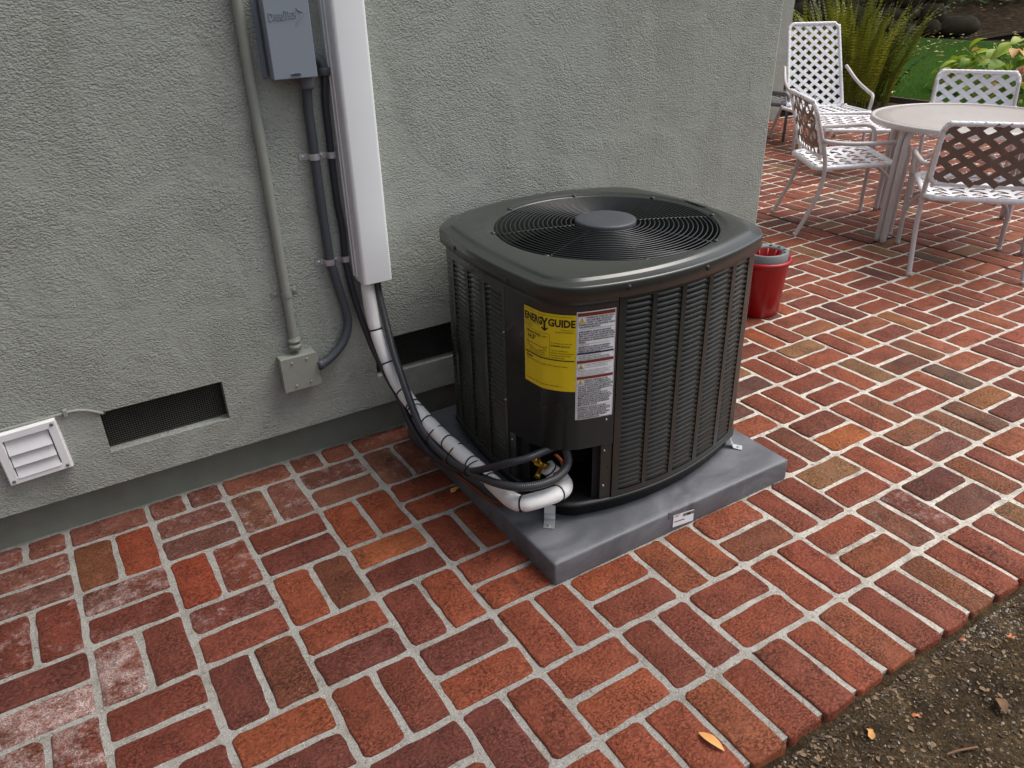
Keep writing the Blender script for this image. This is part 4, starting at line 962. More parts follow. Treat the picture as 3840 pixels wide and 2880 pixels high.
lines(['THE STATE OF CALIFORNIA TO CAUSE CANCER', 'AND BIRTH DEFECTS OR OTHER REPRODUC-', 'TIVE HARM.  FOR MORE INFORMATION GO TO:', 'WWW.P65WARNINGS.CA.GOV'], 0.1936, 0.0052, 0.0054, sx=0.78)
lines(['AVERTISSEMENT! LE PRODUIT PEUT VOUS', 'EXPOSER À DES PRODUITS CHIMIQUES, NOTA-', "MMENT À DU PLOMB, CONNU DANS L'ÉTAT DE", 'CALIFORNIE POUR PROVOQUER UN CANCER,', 'AINSI QUE DES ANOMALIES CONGÉNITALES', 'REPRODUCTION. POUR PLUS DE RENSEIGNE-', 'MENTS, RENDEZ-VOUS SUR'], 0.2160, 0.0050, 0.0052, sx=0.79)
lines(['ADVERTENCIA: ESTE PRODUCTO PUEDE', 'EXPONERLO A SUSTANCIAS QUÍMICAS, INCLU-', 'DO EL PLOMO, CONOCIDO EN EL ESTADO DE', 'CALIFORNIA POR SER UN CAUSANTE DE', 'CÁNCER Y PRODUCIR ANOMALÍAS CONGÉNI-', 'OBTENER MÁS INFORMACIÓN, DIRÍJASE A', 'WWW.P65WARNINGS.CA.GOV'], 0.2535, 0.0049, 0.0052, sx=0.79)
wrap_print('lettering', blk + gly, WS, WZ, MT['ink'], wl_, 0.0026)
for rb_ in rust: wrap_print('rust_band', [rb_], WS, WZ, MT['ink_rust'], wl_, 0.0020)
wrap_print('blue_band', blue, WS, WZ, MT['ink_blue'], wl_, 0.0020)
wrap_print('sign_outline', tri_b, WS, WZ, MT['ink'], wl_, 0.0020); wrap_print('warning_sign', yel, WS, WZ, MT['sign_yellow'], wl_, 0.0023)

# ------------------------------------------------------------------ patio furniture
def wrapped_tube(path, r, pitch=0.03, step=0.006, n=10):
    Pn = spline(path, step); L = np.r_[0, np.cumsum(np.linalg.norm(np.diff(Pn, axis=0), axis=1))]
    return Pn, [r + 0.0022*((l/pitch) % 1.0) for l in L]
def weave(parent, w, h, fmap, sp_=0.050, sw=0.024, slope=0.8, inset=0.0, name='strap', mat='strap', flip=False):
    """diagonal strap weave over a w x h field; fmap(u, v, n) -> 3D point"""
    L = math.hypot(1, slope); du, dv = 1/L, slope/L
    for sg in (1, -1):
        k0 = -40
        for k in range(-40, 41):
            # line v = sg*slope*(u) + c
            c = (k + 0.5)*sp_*L
            pts = []
            us = np.linspace(-w/2, w/2, 161)
            vs2 = sg*slope*us + c
            ok = (vs2 >= 0) & (vs2 <= h)
            if ok.sum() < 4: continue
            ua, ub = us[ok][0], us[ok][-1]; va, vb = vs2[ok][0], vs2[ok][-1]
            ln = math.hypot(ub-ua, vb-va)
            if ln < sp_*0.6: continue
            ns = max(2, int(ln/(sp_*0.5))); m = MB(); A, B_r = [], []
            for j in range(ns+1):
                t = j/ns; u, v = ua + (ub-ua)*t, va + (vb-va)*t
                # crossing index along the other family
                co = (v + sg*slope*u)/(sp_*L) - 0.5
                off = 0.0040*sg*math.cos(math.pi*(co + k))
                nu, nv = -sg*dv, du
                A.append(fmap(u + nu*sw/2, v + nv*sw/2, off)); B_r.append(fmap(u - nu*sw/2, v - nv*sw/2, off))
            A2 = [fmap(u_, v_, o_) for u_, v_, o_ in []]
            m.loft([B_r, A] if flip else [A, B_r], False)
            m.build(name, MT[mat], parent)
def rr_path(x0, x1, z0, z1, r, y=0, n=5):
    out = []
    for cx, cz, a in ((x1-r, z1-r, 0), (x0+r, z1-r, 90), (x0+r, z0+r, 180), (x1-r, z0+r, 270)):
        out += [(cx + r*math.cos(math.radians(a+90*t/n)), cz + r*math.sin(math.radians(a+90*t/n))) for t in range(n+1)]
    out.append(out[0]); return out
def make_chair():
    t = thing('patio_chair', '', 'chair')
    HW = 0.235
    # local axes: x right, y forward
    bz0, bz1 = 0.435, 0.725
    def bmap(u, v, n):                                      # back field: v runs up from the bottom rail
        f = v/(bz1-bz0); y = -0.175 - 0.085*f; cur = 0.018*(1-(u/HW)**2)
        return (u, y - cur - n*0.96, bz0 + v - n*0.28)
    fr = rr_path(-HW, HW, 0, bz1-bz0, 0.045)
    m = MB(); Pn, R = wrapped_tube([bmap(u, v, 0) for u, v in fr], 0.0112, 0.034); m.tube(Pn, R, 9); m.build('back_frame', MT['strap_vinyl'], t)
    sy0, sy1 = -0.205, 0.215
    def smap(u, v, n):
        y = sy0 + v; z = 0.375 + 0.022*((v/(sy1-sy0))) - 0.024*math.sin(math.pi*min(1, max(0, v/(sy1-sy0))))*(1-(u/0.24)**2)
        return (u, y, z + n)
    fr = rr_path(-0.238, 0.238, 0, sy1-sy0, 0.06)
    m = MB(); Pn, R = wrapped_tube([smap(u, v, -0.002) for u, v in fr], 0.0118, 0.034); m.tube(Pn, R, 9); m.build('seat_frame', MT['strap_vinyl'], t)
    weave(t, 2*HW, bz1-bz0, bmap, 0.061, 0.029, 0.72)
    weave(t, 0.476, sy1-sy0, smap, 0.056, 0.028, 0.80, flip=True)
    for sx in (-1, 1):
        x = sx*0.248
        m = MB(); m.tube(spline([(x, -0.268, 0.004), (x, -0.225, 0.10), (x, -0.178, 0.22), (x*0.99, -0.158, 0.33), (x*0.985, -0.165, 0.43), (x*0.97, -0.195, 0.53), (x*0.96, -0.225, 0.62), (x*0.955, -0.245, 0.68)], 0.02), 0.0118, 10); m.build('leg', MT['frame_paint'], t)
        m = MB(); m.tube(spline([(x*1.0, -0.192, 0.525), (x*1.06, -0.08, 0.512), (x*1.09, 0.08, 0.512), (x*1.08, 0.20, 0.517), (x*1.06, 0.248, 0.508), (x*1.03, 0.272, 0.475), (x*1.01, 0.276, 0.42), (x*1.0, 0.272, 0.30), (x*1.0, 0.266, 0.15), (x*1.0, 0.265, 0.004)], 0.02), 0.0118, 10); m.build('armrest', MT['frame_paint'], t)
        m = MB(); m.tube([(x, 0.27, 0.385), (x*0.95, 0.205, 0.385)], 0.008, 8); m.build('seat_bracket', MT['frame_paint'], t)
        for y in (-0.268, 0.265):
            m = MB(); m.tube([(x, y, 0.0), (x, y, 0.018)], 0.0128, 10); m.build('foot', MT['frame_paint'], t)
    m = MB(); m.tube(spline([(-0.248, 0.266, 0.165), (-0.236, 0.262, 0.215), (-0.19, 0.245, 0.275), (-0.10, 0.225, 0.315), (0, 0.220, 0.325), (0.10, 0.225, 0.315), (0.19, 0.245, 0.275), (0.236, 0.262, 0.215), (0.248, 0.266, 0.165)], 0.02), 0.0105, 10); m.build('stretcher', MT['frame_paint'], t)
    return t
ch = make_chair(); GRP = 'white strap chairs round the patio table'
def face(o, x, y, fx, fy): o.location = (x, y, 0); o.rotation_euler = (0, 0, math.atan2(fy, fx) - math.pi/2)
face(ch, 3.127, 2.09, 0.435, -0.30); ch['group'] = GRP; ch['label'] = 'white woven strap chair left of the round table, seen from its side'
c2 = dup(ch, (0,0,0), 0, 'nearest white woven strap chair, its back turned to us in front of the round table'); face(c2, 3.055, 1.254, 0.425, 0.358)
c3 = dup(ch, (0,0,0), 0, 'white woven strap chair on the far side of the round table, facing us'); face(c3, 4.36, 2.075, -0.855, -0.52)
# table
tb = thing('patio_table', 'round patio table with frosted glass top and paired tube legs', 'table', (3.53, 1.61, 0))
n = 72; m = MB(); prof = [(0.478,0.598),(0.500,0.596),(0.503,0.604),(0.503,0.620),(0.498,0.626),(0.486,0.626),(0.482,0.622)]
m.loft([[(r*math.cos(a), r*math.sin(a), z) for a in np.linspace(0, 2*math.pi, n, endpoint=False)] for r, z in prof + [prof[0]]], True); m.build('table_rim', MT['frame_paint'], tb)
m = MB(); m.loft([[(r*math.cos(a), r*math.sin(a), z) for a in np.linspace(0, 2*math.pi, n, endpoint=False)] for r, z in ((0.40,0.612),(0.483,0.612),(0.483,0.619),(0.40,0.6195))], True, cap0=True, cap1=True); m.build('glass_top', MT['frosted_glass'], tb)
base = math.atan2(1.685-1.61, 3.022-3.53)
for k in range(4):
    a = base - k*math.pi/2 + 0.0; ca, sa = math.cos(a), math.sin(a)
    m = MB()
    for off in (-0.019, 0.019):
        f = lambda r, z, o=off: (r*ca - o*sa, r*sa + o*ca, z)
        m.tube(spline([f(0.497,0.003), f(0.485,0.25), f(0.476,0.45), f(0.470,0.53), f(0.455,0.575), f(0.40,0.598,off*1.6), f(0.30,0.602,off*4)], 0.02), 0.0155, 10)
    m.build('leg', MT['frame_paint'], tb)
    m = MB(); f = lambda r, o: (r*ca - o*sa, r*sa + o*ca, 0.6045)
    m.tube(spline([f(0.476,-0.16), f(0.40,-0.13), f(0.335,-0.06), f(0.315,0.0), f(0.335,0.06), f(0.40,0.13), f(0.476,0.16)], 0.02), 0.0085, 8); m.build('brace', MT['strap_vinyl'], tb)
# lounge chair with footstool
def make_lounge():
    t = thing('lounge_chair', 'white high backed woven strap lounge chair standing before the tall fern', 'lounge chair')
    def bmap(u, v, n):
        f = v/0.68; w = 1 - 0.10*f; return (u*w, -0.22 - 0.30*f - n*0.9, 0.29 + v*0.93 - n*0.4)
    fr = rr_path(-0.235, 0.235, 0, 0.68, 0.06)
    m = MB(); Pn, R = wrapped_tube([bmap(u, v, 0) for u, v in fr], 0.0125, 0.036); m.tube(Pn, R, 9); m.build('back_frame', MT['strap_vinyl'], t)
    weave(t, 0.47, 0.68, bmap, 0.062, 0.028, 0.82)
    smap = lambda u, v, n: (u, -0.25 + v, 0.285 + 0.03*(v/0.55) + n)
    fr = rr_path(-0.27, 0.27, 0, 0.55, 0.06)
    m = MB(); Pn, R = wrapped_tube([smap(u, v, -0.002) for u, v in fr], 0.0125, 0.036); m.tube(Pn, R, 9); m.build('seat_frame', MT['strap_vinyl'], t)
    weave(t, 0.54, 0.55, smap, 0.058, 0.028, 0.8, flip=True)
    for sx in (-1, 1):
        x = sx*0.285
        m = MB(); m.tube(spline([(x*0.92, -0.34, 0.60), (x*1.05, -0.16, 0.50), (x*1.10, 0.05, 0.445), (x*1.08, 0.16, 0.43), (x*1.04, 0.20, 0.39), (x, 0.20, 0.30), (x, 0.195, 0.15), (x, 0.20, 0.003)], 0.02), 0.0135, 10); m.build('armrest', MT['frame_paint'], t)
        m = MB(); m.tube(spline([(x, -0.42, 0.003), (x, -0.36, 0.12), (x*0.98, -0.27, 0.25), (x*0.95, -0.24, 0.30)], 0.02), 0.0135, 10); m.build('leg', MT['frame_paint'], t)
    return t
lg = make_lounge(); face(lg, 4.90, 3.60, -0.52, -0.85)
fs = thing('footstool', 'low white woven strap footstool in front of the high backed lounge chair', 'footstool')
smap = lambda u, v, n: (u, -0.30 + v, 0.315 - 0.012*math.sin(math.pi*v/0.60) + n)
fr = rr_path(-0.235, 0.235, 0, 0.60, 0.06); m = MB(); Pn, R = wrapped_tube([smap(u, v, -0.002) for u, v in fr], 0.0125, 0.036); m.tube(Pn, R, 9); m.build('seat_frame', MT['strap_vinyl'], fs)
weave(fs, 0.47, 0.60, smap, 0.058, 0.028, 0.8, flip=True)
for sx in (-1, 1):
    for y in (-0.25, 0.25):
        m = MB(); m.tube([(sx*0.22, y, 0.003), (sx*0.215, y, 0.31)], 0.0125, 10); m.build('leg', MT['frame_paint'], fs)
face(fs, 4.46, 3.00, -0.66, -0.75)
# a second seat, shade put into its grey, folded by the far wall
sh = thing('stacked_chair', 'chair darkened in colour for shade, stored against the far house wall behind the lounge chair', 'chair')
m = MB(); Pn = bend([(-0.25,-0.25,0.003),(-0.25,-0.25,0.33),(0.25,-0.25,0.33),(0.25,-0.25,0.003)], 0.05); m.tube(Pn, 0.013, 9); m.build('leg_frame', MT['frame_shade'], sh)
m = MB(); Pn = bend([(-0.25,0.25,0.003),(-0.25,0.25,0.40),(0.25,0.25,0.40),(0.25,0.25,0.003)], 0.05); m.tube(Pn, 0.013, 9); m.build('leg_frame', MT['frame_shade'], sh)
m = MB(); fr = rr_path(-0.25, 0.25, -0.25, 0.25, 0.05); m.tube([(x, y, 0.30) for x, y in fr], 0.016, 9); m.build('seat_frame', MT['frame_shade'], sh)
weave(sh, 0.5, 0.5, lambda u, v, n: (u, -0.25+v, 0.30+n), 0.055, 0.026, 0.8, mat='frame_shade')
face(sh, 5.02, 4.22, -0.9, -0.2)
# red mop bucket
bk = thing('mop_bucket', 'red plastic mop bucket with grey wringer insert beside the cooling unit', 'bucket', (1.742, 1.372, 0))
bk.scale = (0.95, 0.95, 0.98)
n = 40; m = MB()
cir = lambda r, z, k=0.94: [(r*math.cos(a), r*k*math.sin(a), z) for a in np.linspace(0, 2*math.pi, n, endpoint=False)]
m.loft([cir(0.086,0.001), cir(0.090,0.006), cir(0.108,0.215), cir(0.114,0.240), cir(0.122,0.244), cir(0.124,0.252), cir(0.120,0.260), cir(0.112,0.262), cir(0.106,0.256), cir(0.102,0.215), cir(0.085,0.010)], True, cap0=True, cap1=True); m.build('body', MT['bucket_red'], bk)
m = MB(); m.loft([cir(0.103,0.245), cir(0.103,0.292), cir(0.097,0.295), cir(0.074,0.288), cir(0.072,0.280), cir(0.072,0.245)], True); wr = m.build('wringer', MT['wringer_grey'], bk)
for k in range(12):
    a = 2*math.pi*k/12; c = (0.0855*math.cos(a), 0.0855*0.94*math.sin(a)); m = MB(); m.tube([(*c, 0.2895), (*c, 0.2930)], 0.0062, 8); m.build('drain_hole', MT['void'], wr)
m = MB(); m.loft([cir(0.072,0.282), cir(0.045,0.20), cir(0.03,0.14)], True, cap1=True); m.build('wringer_cone', MT['bucket_red'], bk)
for k in range(10):
    a = 2*math.pi*k/10; m = MB(); m.tube([(0.069*math.cos(a),0.065*math.sin(a),0.281),(0.045*math.cos(a),0.042*math.sin(a),0.21)],0.005,6); m.build('wringer_rib', MT['bucket_red'], bk)

# ------------------------------------------------------------------ leaves and litter
def leaf_mesh(L, Wd, curl, lobes=0):
    m = MB(); n = 7; rows = []
    for i in range(n+1):
        t = i/n; w = Wd*math.sin(math.pi*min(1, t*0.97+0.02))**0.75*(1-0.25*t)
        if lobes: w *= 1 + 0.45*math.cos(t*math.pi*lobes)
        z = curl*math.sin(math.pi*t)*L; rows.append([(t*L-L/2, -w/2, z + 0.25*curl*w + rnd(0,0.0012)), (t*L-L/2, 0, z - 0.1*curl*w), (t*L-L/2, w/2, z + 0.2*curl*w + rnd(0,0.0012))])
    m.loft(rows, False); return m
LEAVES = [((2668,2785),0.0030,0.060,0.022,0.10,-1.37,'leaf_tan','curled yellow leaf on the bricks near the bottom edge',0),
 ((1709,1840),0.0012,0.036,0.026,0.15,0.3,'leaf_tan','small tan leaf on a brick left of the grey pad',2),
 ((3320,2592),-0.027,0.018,0.013,0.2,0.5,'leaf_orange','small orange leaf scrap on the soil close to the brick edge',2),
 ((3262,2756),-0.027,0.026,0.020,0.25,0.9,'leaf_tan','pale lobed leaf on the dark soil at the lower right',2),
 ((3434,2690),-0.027,0.018,0.012,0.2,-0.8,'leaf_orange','little reddish leaf lying flat on open soil',2),
 ((3790,2400),-0.027,0.036,0.024,0.25,0.1,'leaf_orange','largest orange leaf on the bare soil by the right edge',2),
 ((3610,2410),-0.027,0.022,0.014,0.25,-0.5,'leaf_orange','orange leaf tucked against the corner of the brick edging',2),
 ((3750,2650),-0.027,0.040,0.024,0.3,1.0,'leaf_brown','brown curled leaf on the soil at the far right',0),
 ((3020,2600),-0.027,0.02,0.014,0.25,1.6,'leaf_tan','tan leaf scrap below the brick edge at the bottom',2)]
for (u, v), z, L, Wd, cu, rz, mt, lb_, lo in LEAVES:
    o = leaf_mesh(L, Wd, cu, lo).build('fallen_leaf', MT[mt]); q = unproj(u, v, z); o.location = (q.x, q.y, z+0.003); o.rotation_euler = (0, 0, rz)
    tag(o, lb_, 'leaf', 'fallen leaves on bricks and soil')
def soil_z(x, y):
    d = -(y - Y1); return -0.018 - 0.012*min(1, d/0.16) + 0.006*noise2(x, y, 9) + 0.004*noise2(x+3, y, 23) + 0.0025*noise2(x, y+5, 61)
def scatter(name, mat, N, gen, x0=-0.2, x1=1.9, y0=-1.3, y1=-0.225):
    m = MB()
    for _ in range(N):
        x = rnd(x0, x1); y = y1 - (y1-y0)*random.random()**1.5; gen(m, x, y, soil_z(x, y))
    return tag(m.build(name, mat), kind='stuff')
def peb(m, x, y, z):
    r = random.choice((0.0016, 0.002, 0.0028, 0.004)); a = rnd(0, 6.28); q = [(x + r*math.cos(a+t*1.257)*rnd(.7,1.2), y + r*math.sin(a+t*1.257)*rnd(.7,1.2), z) for t in range(5)]
    m.add(q + [(x+rnd(-r,r)*.2, y+rnd(-r,r)*.2, z + r*rnd(.8,1.3))], [(i, (i+1)%5, 5) for i in range(5)])
def chip(m, x, y, z):
    L = rnd(0.001, 0.0045)*random.choice((1, 1, 1, 1.9)); k = random.choice((3, 4, 5)); a = rnd(0, 6.28); e = rnd(0.25, 0.9); c, s_ = math.cos(a), math.sin(a); q = []
    for t in range(k):
        th = 6.283*(t + rnd(-.3, .3))/k; r = L*rnd(.6, 1.3); px, py = r*math.cos(th), r*e*math.sin(th); q.append((x + px*c - py*s_, y + px*s_ + py*c, z + rnd(0.0003, 0.003)))
    m.add(q, [tuple(range(k))])
scatter('pebbles', MT['pebble'], 1300, peb)
scatter('leaf_litter', MT['litter'], 9000, chip)
scatter('leaf_litter', MT['litter_dark'], 15000, chip)
scatter('pebbles', MT['pebble'], 110, peb, 0.62, 0.86, -0.29, -0.225)
tw = thing('twig', 'short dark twig lying on the soil near the bottom right corner', 'twig', (*unproj(3605, 2820, -0.027)[:2], -0.024))
m = MB(); m.tube(spline([(-0.035,0.012,0),(-0.01,0.004,0.003),(0.014,-0.004,0.001),(0.035,-0.012,0.0)], 0.006), [0.0026]*12 if False else 0.0024, 7); m.build('stem', MT['leaf_brown'], tw)

# ------------------------------------------------------------------ garden beyond the patio
# lawn: real blades
def blades(name, N, sampler, hmin, hmax, w, mat):
    xy = sampler(N); n = len(xy); a = RNG.uniform(0, 6.28, n); h = RNG.uniform(hmin, hmax, n); b = RNG.uniform(-0.5, 0.5, (n, 2))*h[:, None]
    V = np.zeros((n, 3, 3)); V[:, 0, :2] = xy + np.stack([np.cos(a), np.sin(a)], 1)*w; V[:, 1, :2] = xy - np.stack([np.cos(a), np.sin(a)], 1)*w; V[:, 2, :2] = xy + b; V[:, 2, 2] = h
    V[:, :, 2] += -0.01
    me = bpy.data.meshes.new(name); me.vertices.add(3*n); me.vertices.foreach_set('co', V.ravel()); me.loops.add(3*n); me.loops.foreach_set('vertex_index', np.arange(3*n)); me.polygons.add(n); me.polygons.foreach_set('loop_start', np.arange(0, 3*n, 3)); me.update(calc_edges=True); me.materials.append(mat)
    return tag(link(name, me), kind='stuff')
def lawn_pts(N):
    x = 7.56 + 7.2*RNG.rand(N)**1.3; y = RNG.uniform(1.5, 10.5, N); return np.stack([x, y], 1)
lm = MB(); lm.add([(7.55,-6,-0.006),(15.2,-6,-0.006),(15.2,12,-0.006),(7.55,12,-0.006)], [(0,1,2,3)])
tag(lm.build('lawn', plain('lawn_base', lin(50, 78, 30), 0.9, var=0.3, scale=3)), kind='structure')
blades('lawn_grass', 260000, lawn_pts, 0.03, 0.075, 0.0045, MT['grass_blade'])
ke = thing('lawn_edging', 'thin weathered wooden edging board between the soil bed and the lawn', 'edging', (7.53, 3, 0))
m = MB(); m.box(-0.012, 0.012, -6, 7, -0.02, 0.045); m.build('board', MT['wood_edge'], ke)
# tall fern
fe = thing('fern_plant', 'tall yellow green sword fern clump at the end of the patio', 'fern', (7.02, 5.02, -0.012))
def frond_mesh(L, bendk, seed):
    rs = random.Random(seed); m = MB(); n = 34; pts = []
    for i in range(n+1):
        t = i/n; pts.append(Vector((bendk*L*t**2.2, 0, L*(t - 0.22*bendk*t**3))))
    m.tube(pts, [0.004*(1-0.85*i/n) for i in range(n+1)], 4)
    for i in range(3, n):
        t = i/n; ln = 0.036*math.sin(math.pi*min(1, t*0.9+0.13))**0.7*rs.uniform(0.8, 1.1)
        tg = (pts[i+1]-pts[i]).normalized(); side = Vector((0, 1, 0)); nrm = tg.cross(side)
        for sg in (-1, 1):
            d = (side*sg + tg*0.35 + nrm*rs.uniform(-0.45, 0.25)).normalized(); b = pts[i]; w = tg*0.0105
            m.add([b - w*0.7, b + w*0.7, b + d*ln*0.6 + w, b + d*ln, b + d*ln*0.6 - w], [(0,1,2,3,4)] if sg > 0 else [(4,3,2,1,0)])
    return m
protos = []
for k in range(7):
    o = frond_mesh(1.0, (0.08, 0.15, 0.25, 0.35, 0.5, 0.7, 0.22)[k], k).build('frond', MT['fern_leaf'], fe); protos.append(o)
for k in range(260):
    src = protos[k % 7]; o = src if k < 7 else src.copy()
    if k >= 7: COL.objects.link(o); o.parent = fe
    az = rnd(0, 6.28); rr = 0.50*math.sqrt(random.random()); lean = rnd(-0.06, 0.24)*(0.3 + rr/0.5)
    o.location = (rr*math.cos(az), rr*math.sin(az), 0); s_ = rnd(0.75, 1.40)*(1.0 - 0.3*rr)
    o.scale = (s_, s_*rnd(1.0, 1.5), s_); o.rotation_euler = (0, lean, az + rnd(-0.5, 0.5))
# hydrangea
hy = thing('hydrangea_bush', 'light green hydrangea bush with fading pink flowers behind the far chair', 'bush', (8.75, 4.12, 0))
def big_leaf(seed):
    rs = random.Random(seed); m = MB(); n = 6; rows = []
    for i in range(n+1):
        t = i/n; w = 0.74*math.sin(math.pi*min(1, 0.06+t*0.94))**0.8*(1-0.2*t); z = -0.28*t*t + 0.06*math.sin(3*t)
        rows.append([(t, -w/2, z+0.10*w), (t, -w/4, z+0.03*w), (t, 0, z), (t, w/4, z+0.03*w), (t, w/2, z+0.10*w)])
    m.loft(rows, False); return m
lp = [big_leaf(k).build('leaf', MT['hydrangea_leaf'], hy) for k in range(3)]; lo_ = big_leaf(9).build('leaf', MT['hydrangea_old'], hy)
for k in range(190):
    src = lo_ if random.random() < 0.10 else random.choice(lp); o = src.copy(); COL.objects.link(o); o.parent = hy
    az = rnd(0, 6.28); el = math.asin(rnd(0.05, 1)); r = rnd(0.75, 1.0)
    p = Vector((0.55*r*math.cos(el)*math.cos(az), 0.86*r*math.cos(el)*math.sin(az), 0.60*r*math.sin(el))); o.location = p
    s_ = rnd(0.13, 0.21); o.scale = (s_, s_, s_); o.rotation_euler = (rnd(-0.4, 0.4), rnd(-0.15, 0.75)*(1.2-el*0.5), az + rnd(-0.8, 0.8))
for i, o in enumerate(lp + [lo_]): o.location = (0.3*math.cos(i*1.6), 0.4*math.sin(i*1.6), 0.58); o.scale = (0.2,)*3; o.rotation_euler = (0.1, 0.3, i*1.6)
for k in range(9):
    a = rnd(0, 6.28); m = MB(); m.tube(spline([(0.05*math.cos(a),0.05*math.sin(a),0),(0.2*math.cos(a),0.3*math.sin(a),0.25),(0.42*math.cos(a),0.6*math.sin(a),0.48)],0.06),0.007,5); m.build('stem', MT['hydrangea_leaf'], hy)
for (x, y, z) in ((-0.45,-0.55,0.42),(-0.30,-0.82,0.45),(-0.52,-0.35,0.30)):
    m = MB()
    for k in range(46):
        d = Vector((rnd(-1,1),rnd(-1,1),rnd(-1,1))).normalized(); c = Vector((x,y,z)) + d*0.085; u = d.orthogonal().normalized()*0.02; w = d.cross(u)
        m.add([c-u-w, c+u-w*0.6, c+u*1.1+w, c-u*0.8+w], [(0,1,2,3)])
    m.build('flower_head', MT['petal'], hy)
# dry stone wall far back
sw = thing('stone_wall', 'low mossy dry stone retaining wall in shade at the back of the garden', 'stone wall', (15.6, 9.6, 0))
stn = []
for k in range(5):
    m = MB(); rs = random.Random(k); nu, nv = 12, 7; rings = []
    for j in range(1, nv):
        ph = math.pi*j/nv; rings.append([(math.sin(ph)*math.cos(2*math.pi*i/nu)*rs.uniform(.8,1.12), math.sin(ph)*math.sin(2*math.pi*i/nu)*rs.uniform(.8,1.12), -math.cos(ph)*rs.uniform(.85,1.1)) for i in range(nu)])
    m.loft(rings, True, True, True, smooth=True); stn.append(m.build('stone', MT['stone'], sw))
dirw = Vector((0.84, -0.54, 0)); depth = Vector((0.54, 0.84, 0)); cnt = 0
for row in range(4):
    s_ = -3.6 + rnd(0, 0.3)
    while s_ < 0.2:
        w = rnd(0.25, 0.85); src = stn[cnt % 5]; o = src if cnt < 5 else src.copy()
        if cnt >= 5: COL.objects.link(o); o.parent = sw
        q = dirw*(s_+w/2) + depth*(0.16*row + rnd(-0.06, 0.06)); o.location = (q.x, q.y, 0.12 + row*0.27 + rnd(-0.09, 0.09))
        o.scale = (w*0.60, 0.30, 0.21*rnd(.6, 1.25)); o.rotation_euler = (rnd(-.4,.4), rnd(-.3,.3), math.atan2(-0.54, 0.84) + rnd(-.5,.5)); s_ += w*0.98; cnt += 1
# bank behind, ivy, leaf litter, irrigation hose
bm_ = MB(); rows = []
for j in range(14):
    t = j/13; rows.append([(12.2 + 0.84*i*1.0 + 0.54*t*16, 14.0 - 0.54*i + 0.84*t*16 - 2.4, -0.02 + (0.9*max(0, t*16-0.7))**0.8*0.42 + 0.12*noise2(i*0.9, t*16, 1.3)) for i in np.linspace(-14, 22, 60)])
bm_.loft(rows, False); tag(bm_.build('garden_bank', MT['soil']), kind='structure')
iv = thing('ivy_patch', 'dark ivy trailing over the bank at the top right', 'ivy', (18.8, 9.9, 0))
def bank_z(x, y): return -0.02 + (0.9*max(0, (x-12.2)*0.54 + (y-11.6)*0.84 - 0.7))**0.8*0.42
m = MB(); k = 0
while k < 1500:
    x, y = rnd(17.0, 21.5), rnd(8.0, 12.2)
    if y > 10.3 + (x-17.75)*0.68 + rnd(-0.4, 0.4) or (x-12.2)*0.54 + (y-11.6)*0.84 < 1.75 + 0.9*abs(random.gauss(0, 0.4)): continue
    k += 1; c = Vector((x-18.8, y-9.9, bank_z(x, y) + rnd(0.02, 0.32))); a = rnd(0,6.28); s_ = rnd(0.05,0.105); u = Vector((math.cos(a),math.sin(a),rnd(-.5,.5)))*s_; w = Vector((-math.sin(a),math.cos(a),rnd(-.6,.6)))*s_
    m.add([c-u*0.6, c-u*0.1-w*0.8, c+u*0.3-w*0.4, c+u, c+u*0.3+w*0.4, c-u*0.1+w*0.8], [(0,1,2,3,4,5)])
leafy('ivy_lit', (40, 68, 24), (98, 132, 50), 4)  # ivy green lightened in colour to make up for the tree shade
stuff(m.build('ivy_leaves', MT['ivy_lit'], iv))
hz = tag(MB().tube(spline([(14.9,10.5,0.75),(15.6,10.1,1.15),(16.5,9.55,1.28),(17.2,9.1,1.10),(17.6,8.9,0.75),(17.75,8.75,0.25)], 0.1), 0.03, 8).build('irrigation_hose', MT['hose_black']), 'thin black irrigation hose arching over the stone wall at the back', 'hose')
m = MB()
for k in range(900):
    x, y = rnd(7.7, 19.5), rnd(2.5, 12.5)
    if x < 12 and random.random() < 0.75: continue
    s_ = rnd(0.02, 0.06); a = rnd(0, 6.28); tq = ((x-12.2)*0.54 + (y-11.6)*0.84)/1.0; z = 0.05 if tq < 0.7 else 0.06 + (0.9*(tq-0.7))**0.8*0.42 + 0.10
    m.add([(x+s_*math.cos(a), y+s_*math.sin(a), z+rnd(0,.02)), (x-s_*.5*math.sin(a), y+s_*.5*math.cos(a), z+rnd(0,.03)), (x-s_*math.cos(a), y-s_*math.sin(a), z), (x+s_*.5*math.sin(a), y-s_*.5*math.cos(a), z+rnd(0,.03))], [(0,1,2,3)])
tag(m.build('lawn_litter', MT['fallen_yellow']), kind='stuff')

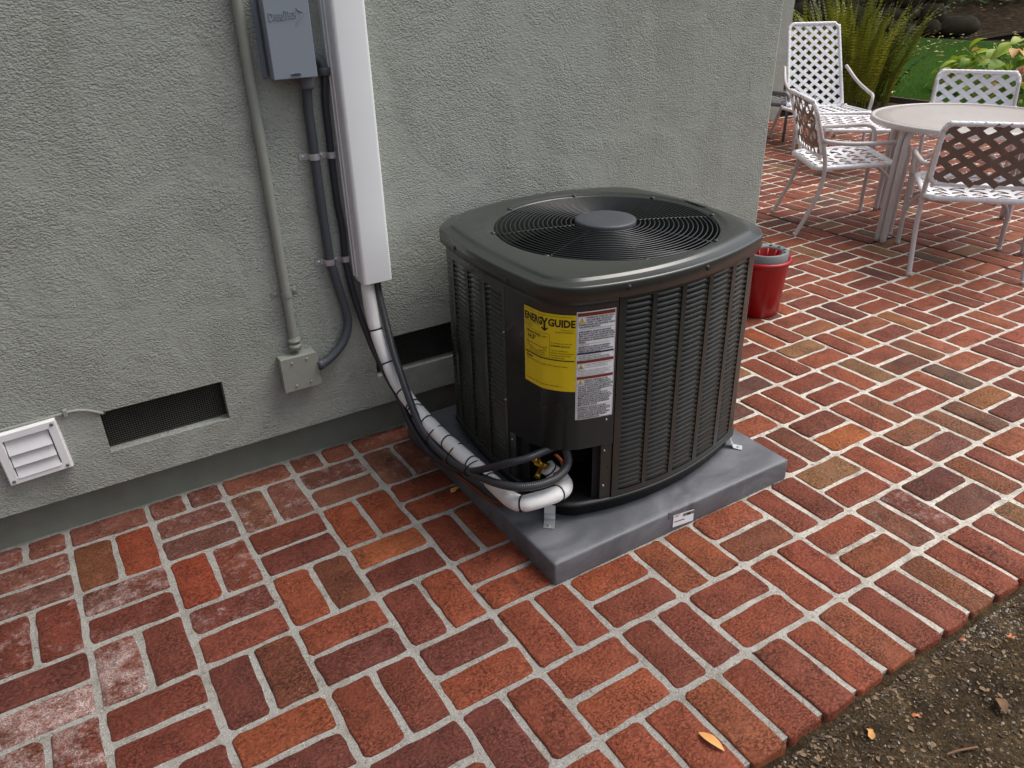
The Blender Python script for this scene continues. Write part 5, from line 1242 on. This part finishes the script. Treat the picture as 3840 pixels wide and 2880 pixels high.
# ------------------------------------------------------------------ unseen trees and fence added to shade the place
def leaf_tree(name, label, loc, hgt, rad, cz, n, seed):
    rs = random.Random(seed); t = thing(name, label, 'tree', loc)
    m = MB(); m.tube(spline([(0,0,-0.2),(0.05,0.02,hgt*0.3),(-0.04,0.06,hgt*0.6),(0.05,0,hgt*0.85)], 0.3), 0.17, 8)
    for q in range(6):
        a = q*1.05; m.tube([(0,0,hgt*0.45+q*0.1),(rad*.35*math.cos(a),rad*.35*math.sin(a),hgt*.62),(rad*.7*math.cos(a),rad*.7*math.sin(a),hgt*.8)],[0.09,0.06,0.02],6)
    m.build('trunk', MT['wood_edge'], t); c = MB()
    cl = [Vector((rs.gauss(0,.45)*rad, rs.gauss(0,.45)*rad, cz + rs.gauss(0,.28)*rad)) for _ in range(34)]
    for k in range(n):
        p = rs.choice(cl) + Vector((rs.gauss(0,1),rs.gauss(0,1),rs.gauss(0,.8)))*rad*0.16; a = rs.uniform(0,6.28); s_ = rs.uniform(0.08,0.16)
        u = Vector((math.cos(a),math.sin(a),rs.uniform(-.6,.6)))*s_; w = Vector((-math.sin(a),math.cos(a),rs.uniform(-.6,.6)))*s_*0.6; c.add([p-u, p-w, p+u, p+w], [(0,1,2,3)])
    stuff(c.build('crown', MT['ivy_leaf'], t)); return t
leaf_tree('added_shade_tree', 'unseen leafy tree added to shade the stone wall at the back of the garden', (17.2, 12.0, 0.6), 6.5, 3.4, 5.8, 5200, 1)
leaf_tree('added_shade_tree', 'unseen leafy tree added to shade the ivy bank at the far right of the garden', (20.2, 8.6, 0.9), 6.5, 3.6, 6.0, 2200, 2)

fn = thing('added_side_fence', 'unseen board fence added beyond the left edge to darken the wall', 'fence', (-3.1, 0, 0))  # out of view, added to block low sky from the left wall
for k in range(30):
    m = MB(); y = 1.28 - (k+1)*0.15; m.box(0, 0.02, y, y+0.145, -0.05, 1.8 + rnd(-0.01, 0.01)); m.build('board', MT['wood_edge'], fn)
leaf_tree('added_shade_tree', 'unseen leafy tree added behind the board fence to darken the left wall', (-5.6, -0.6, 0), 5.6, 2.1, 4.2, 1800, 3)  # out of view, added to darken the left end of the wall
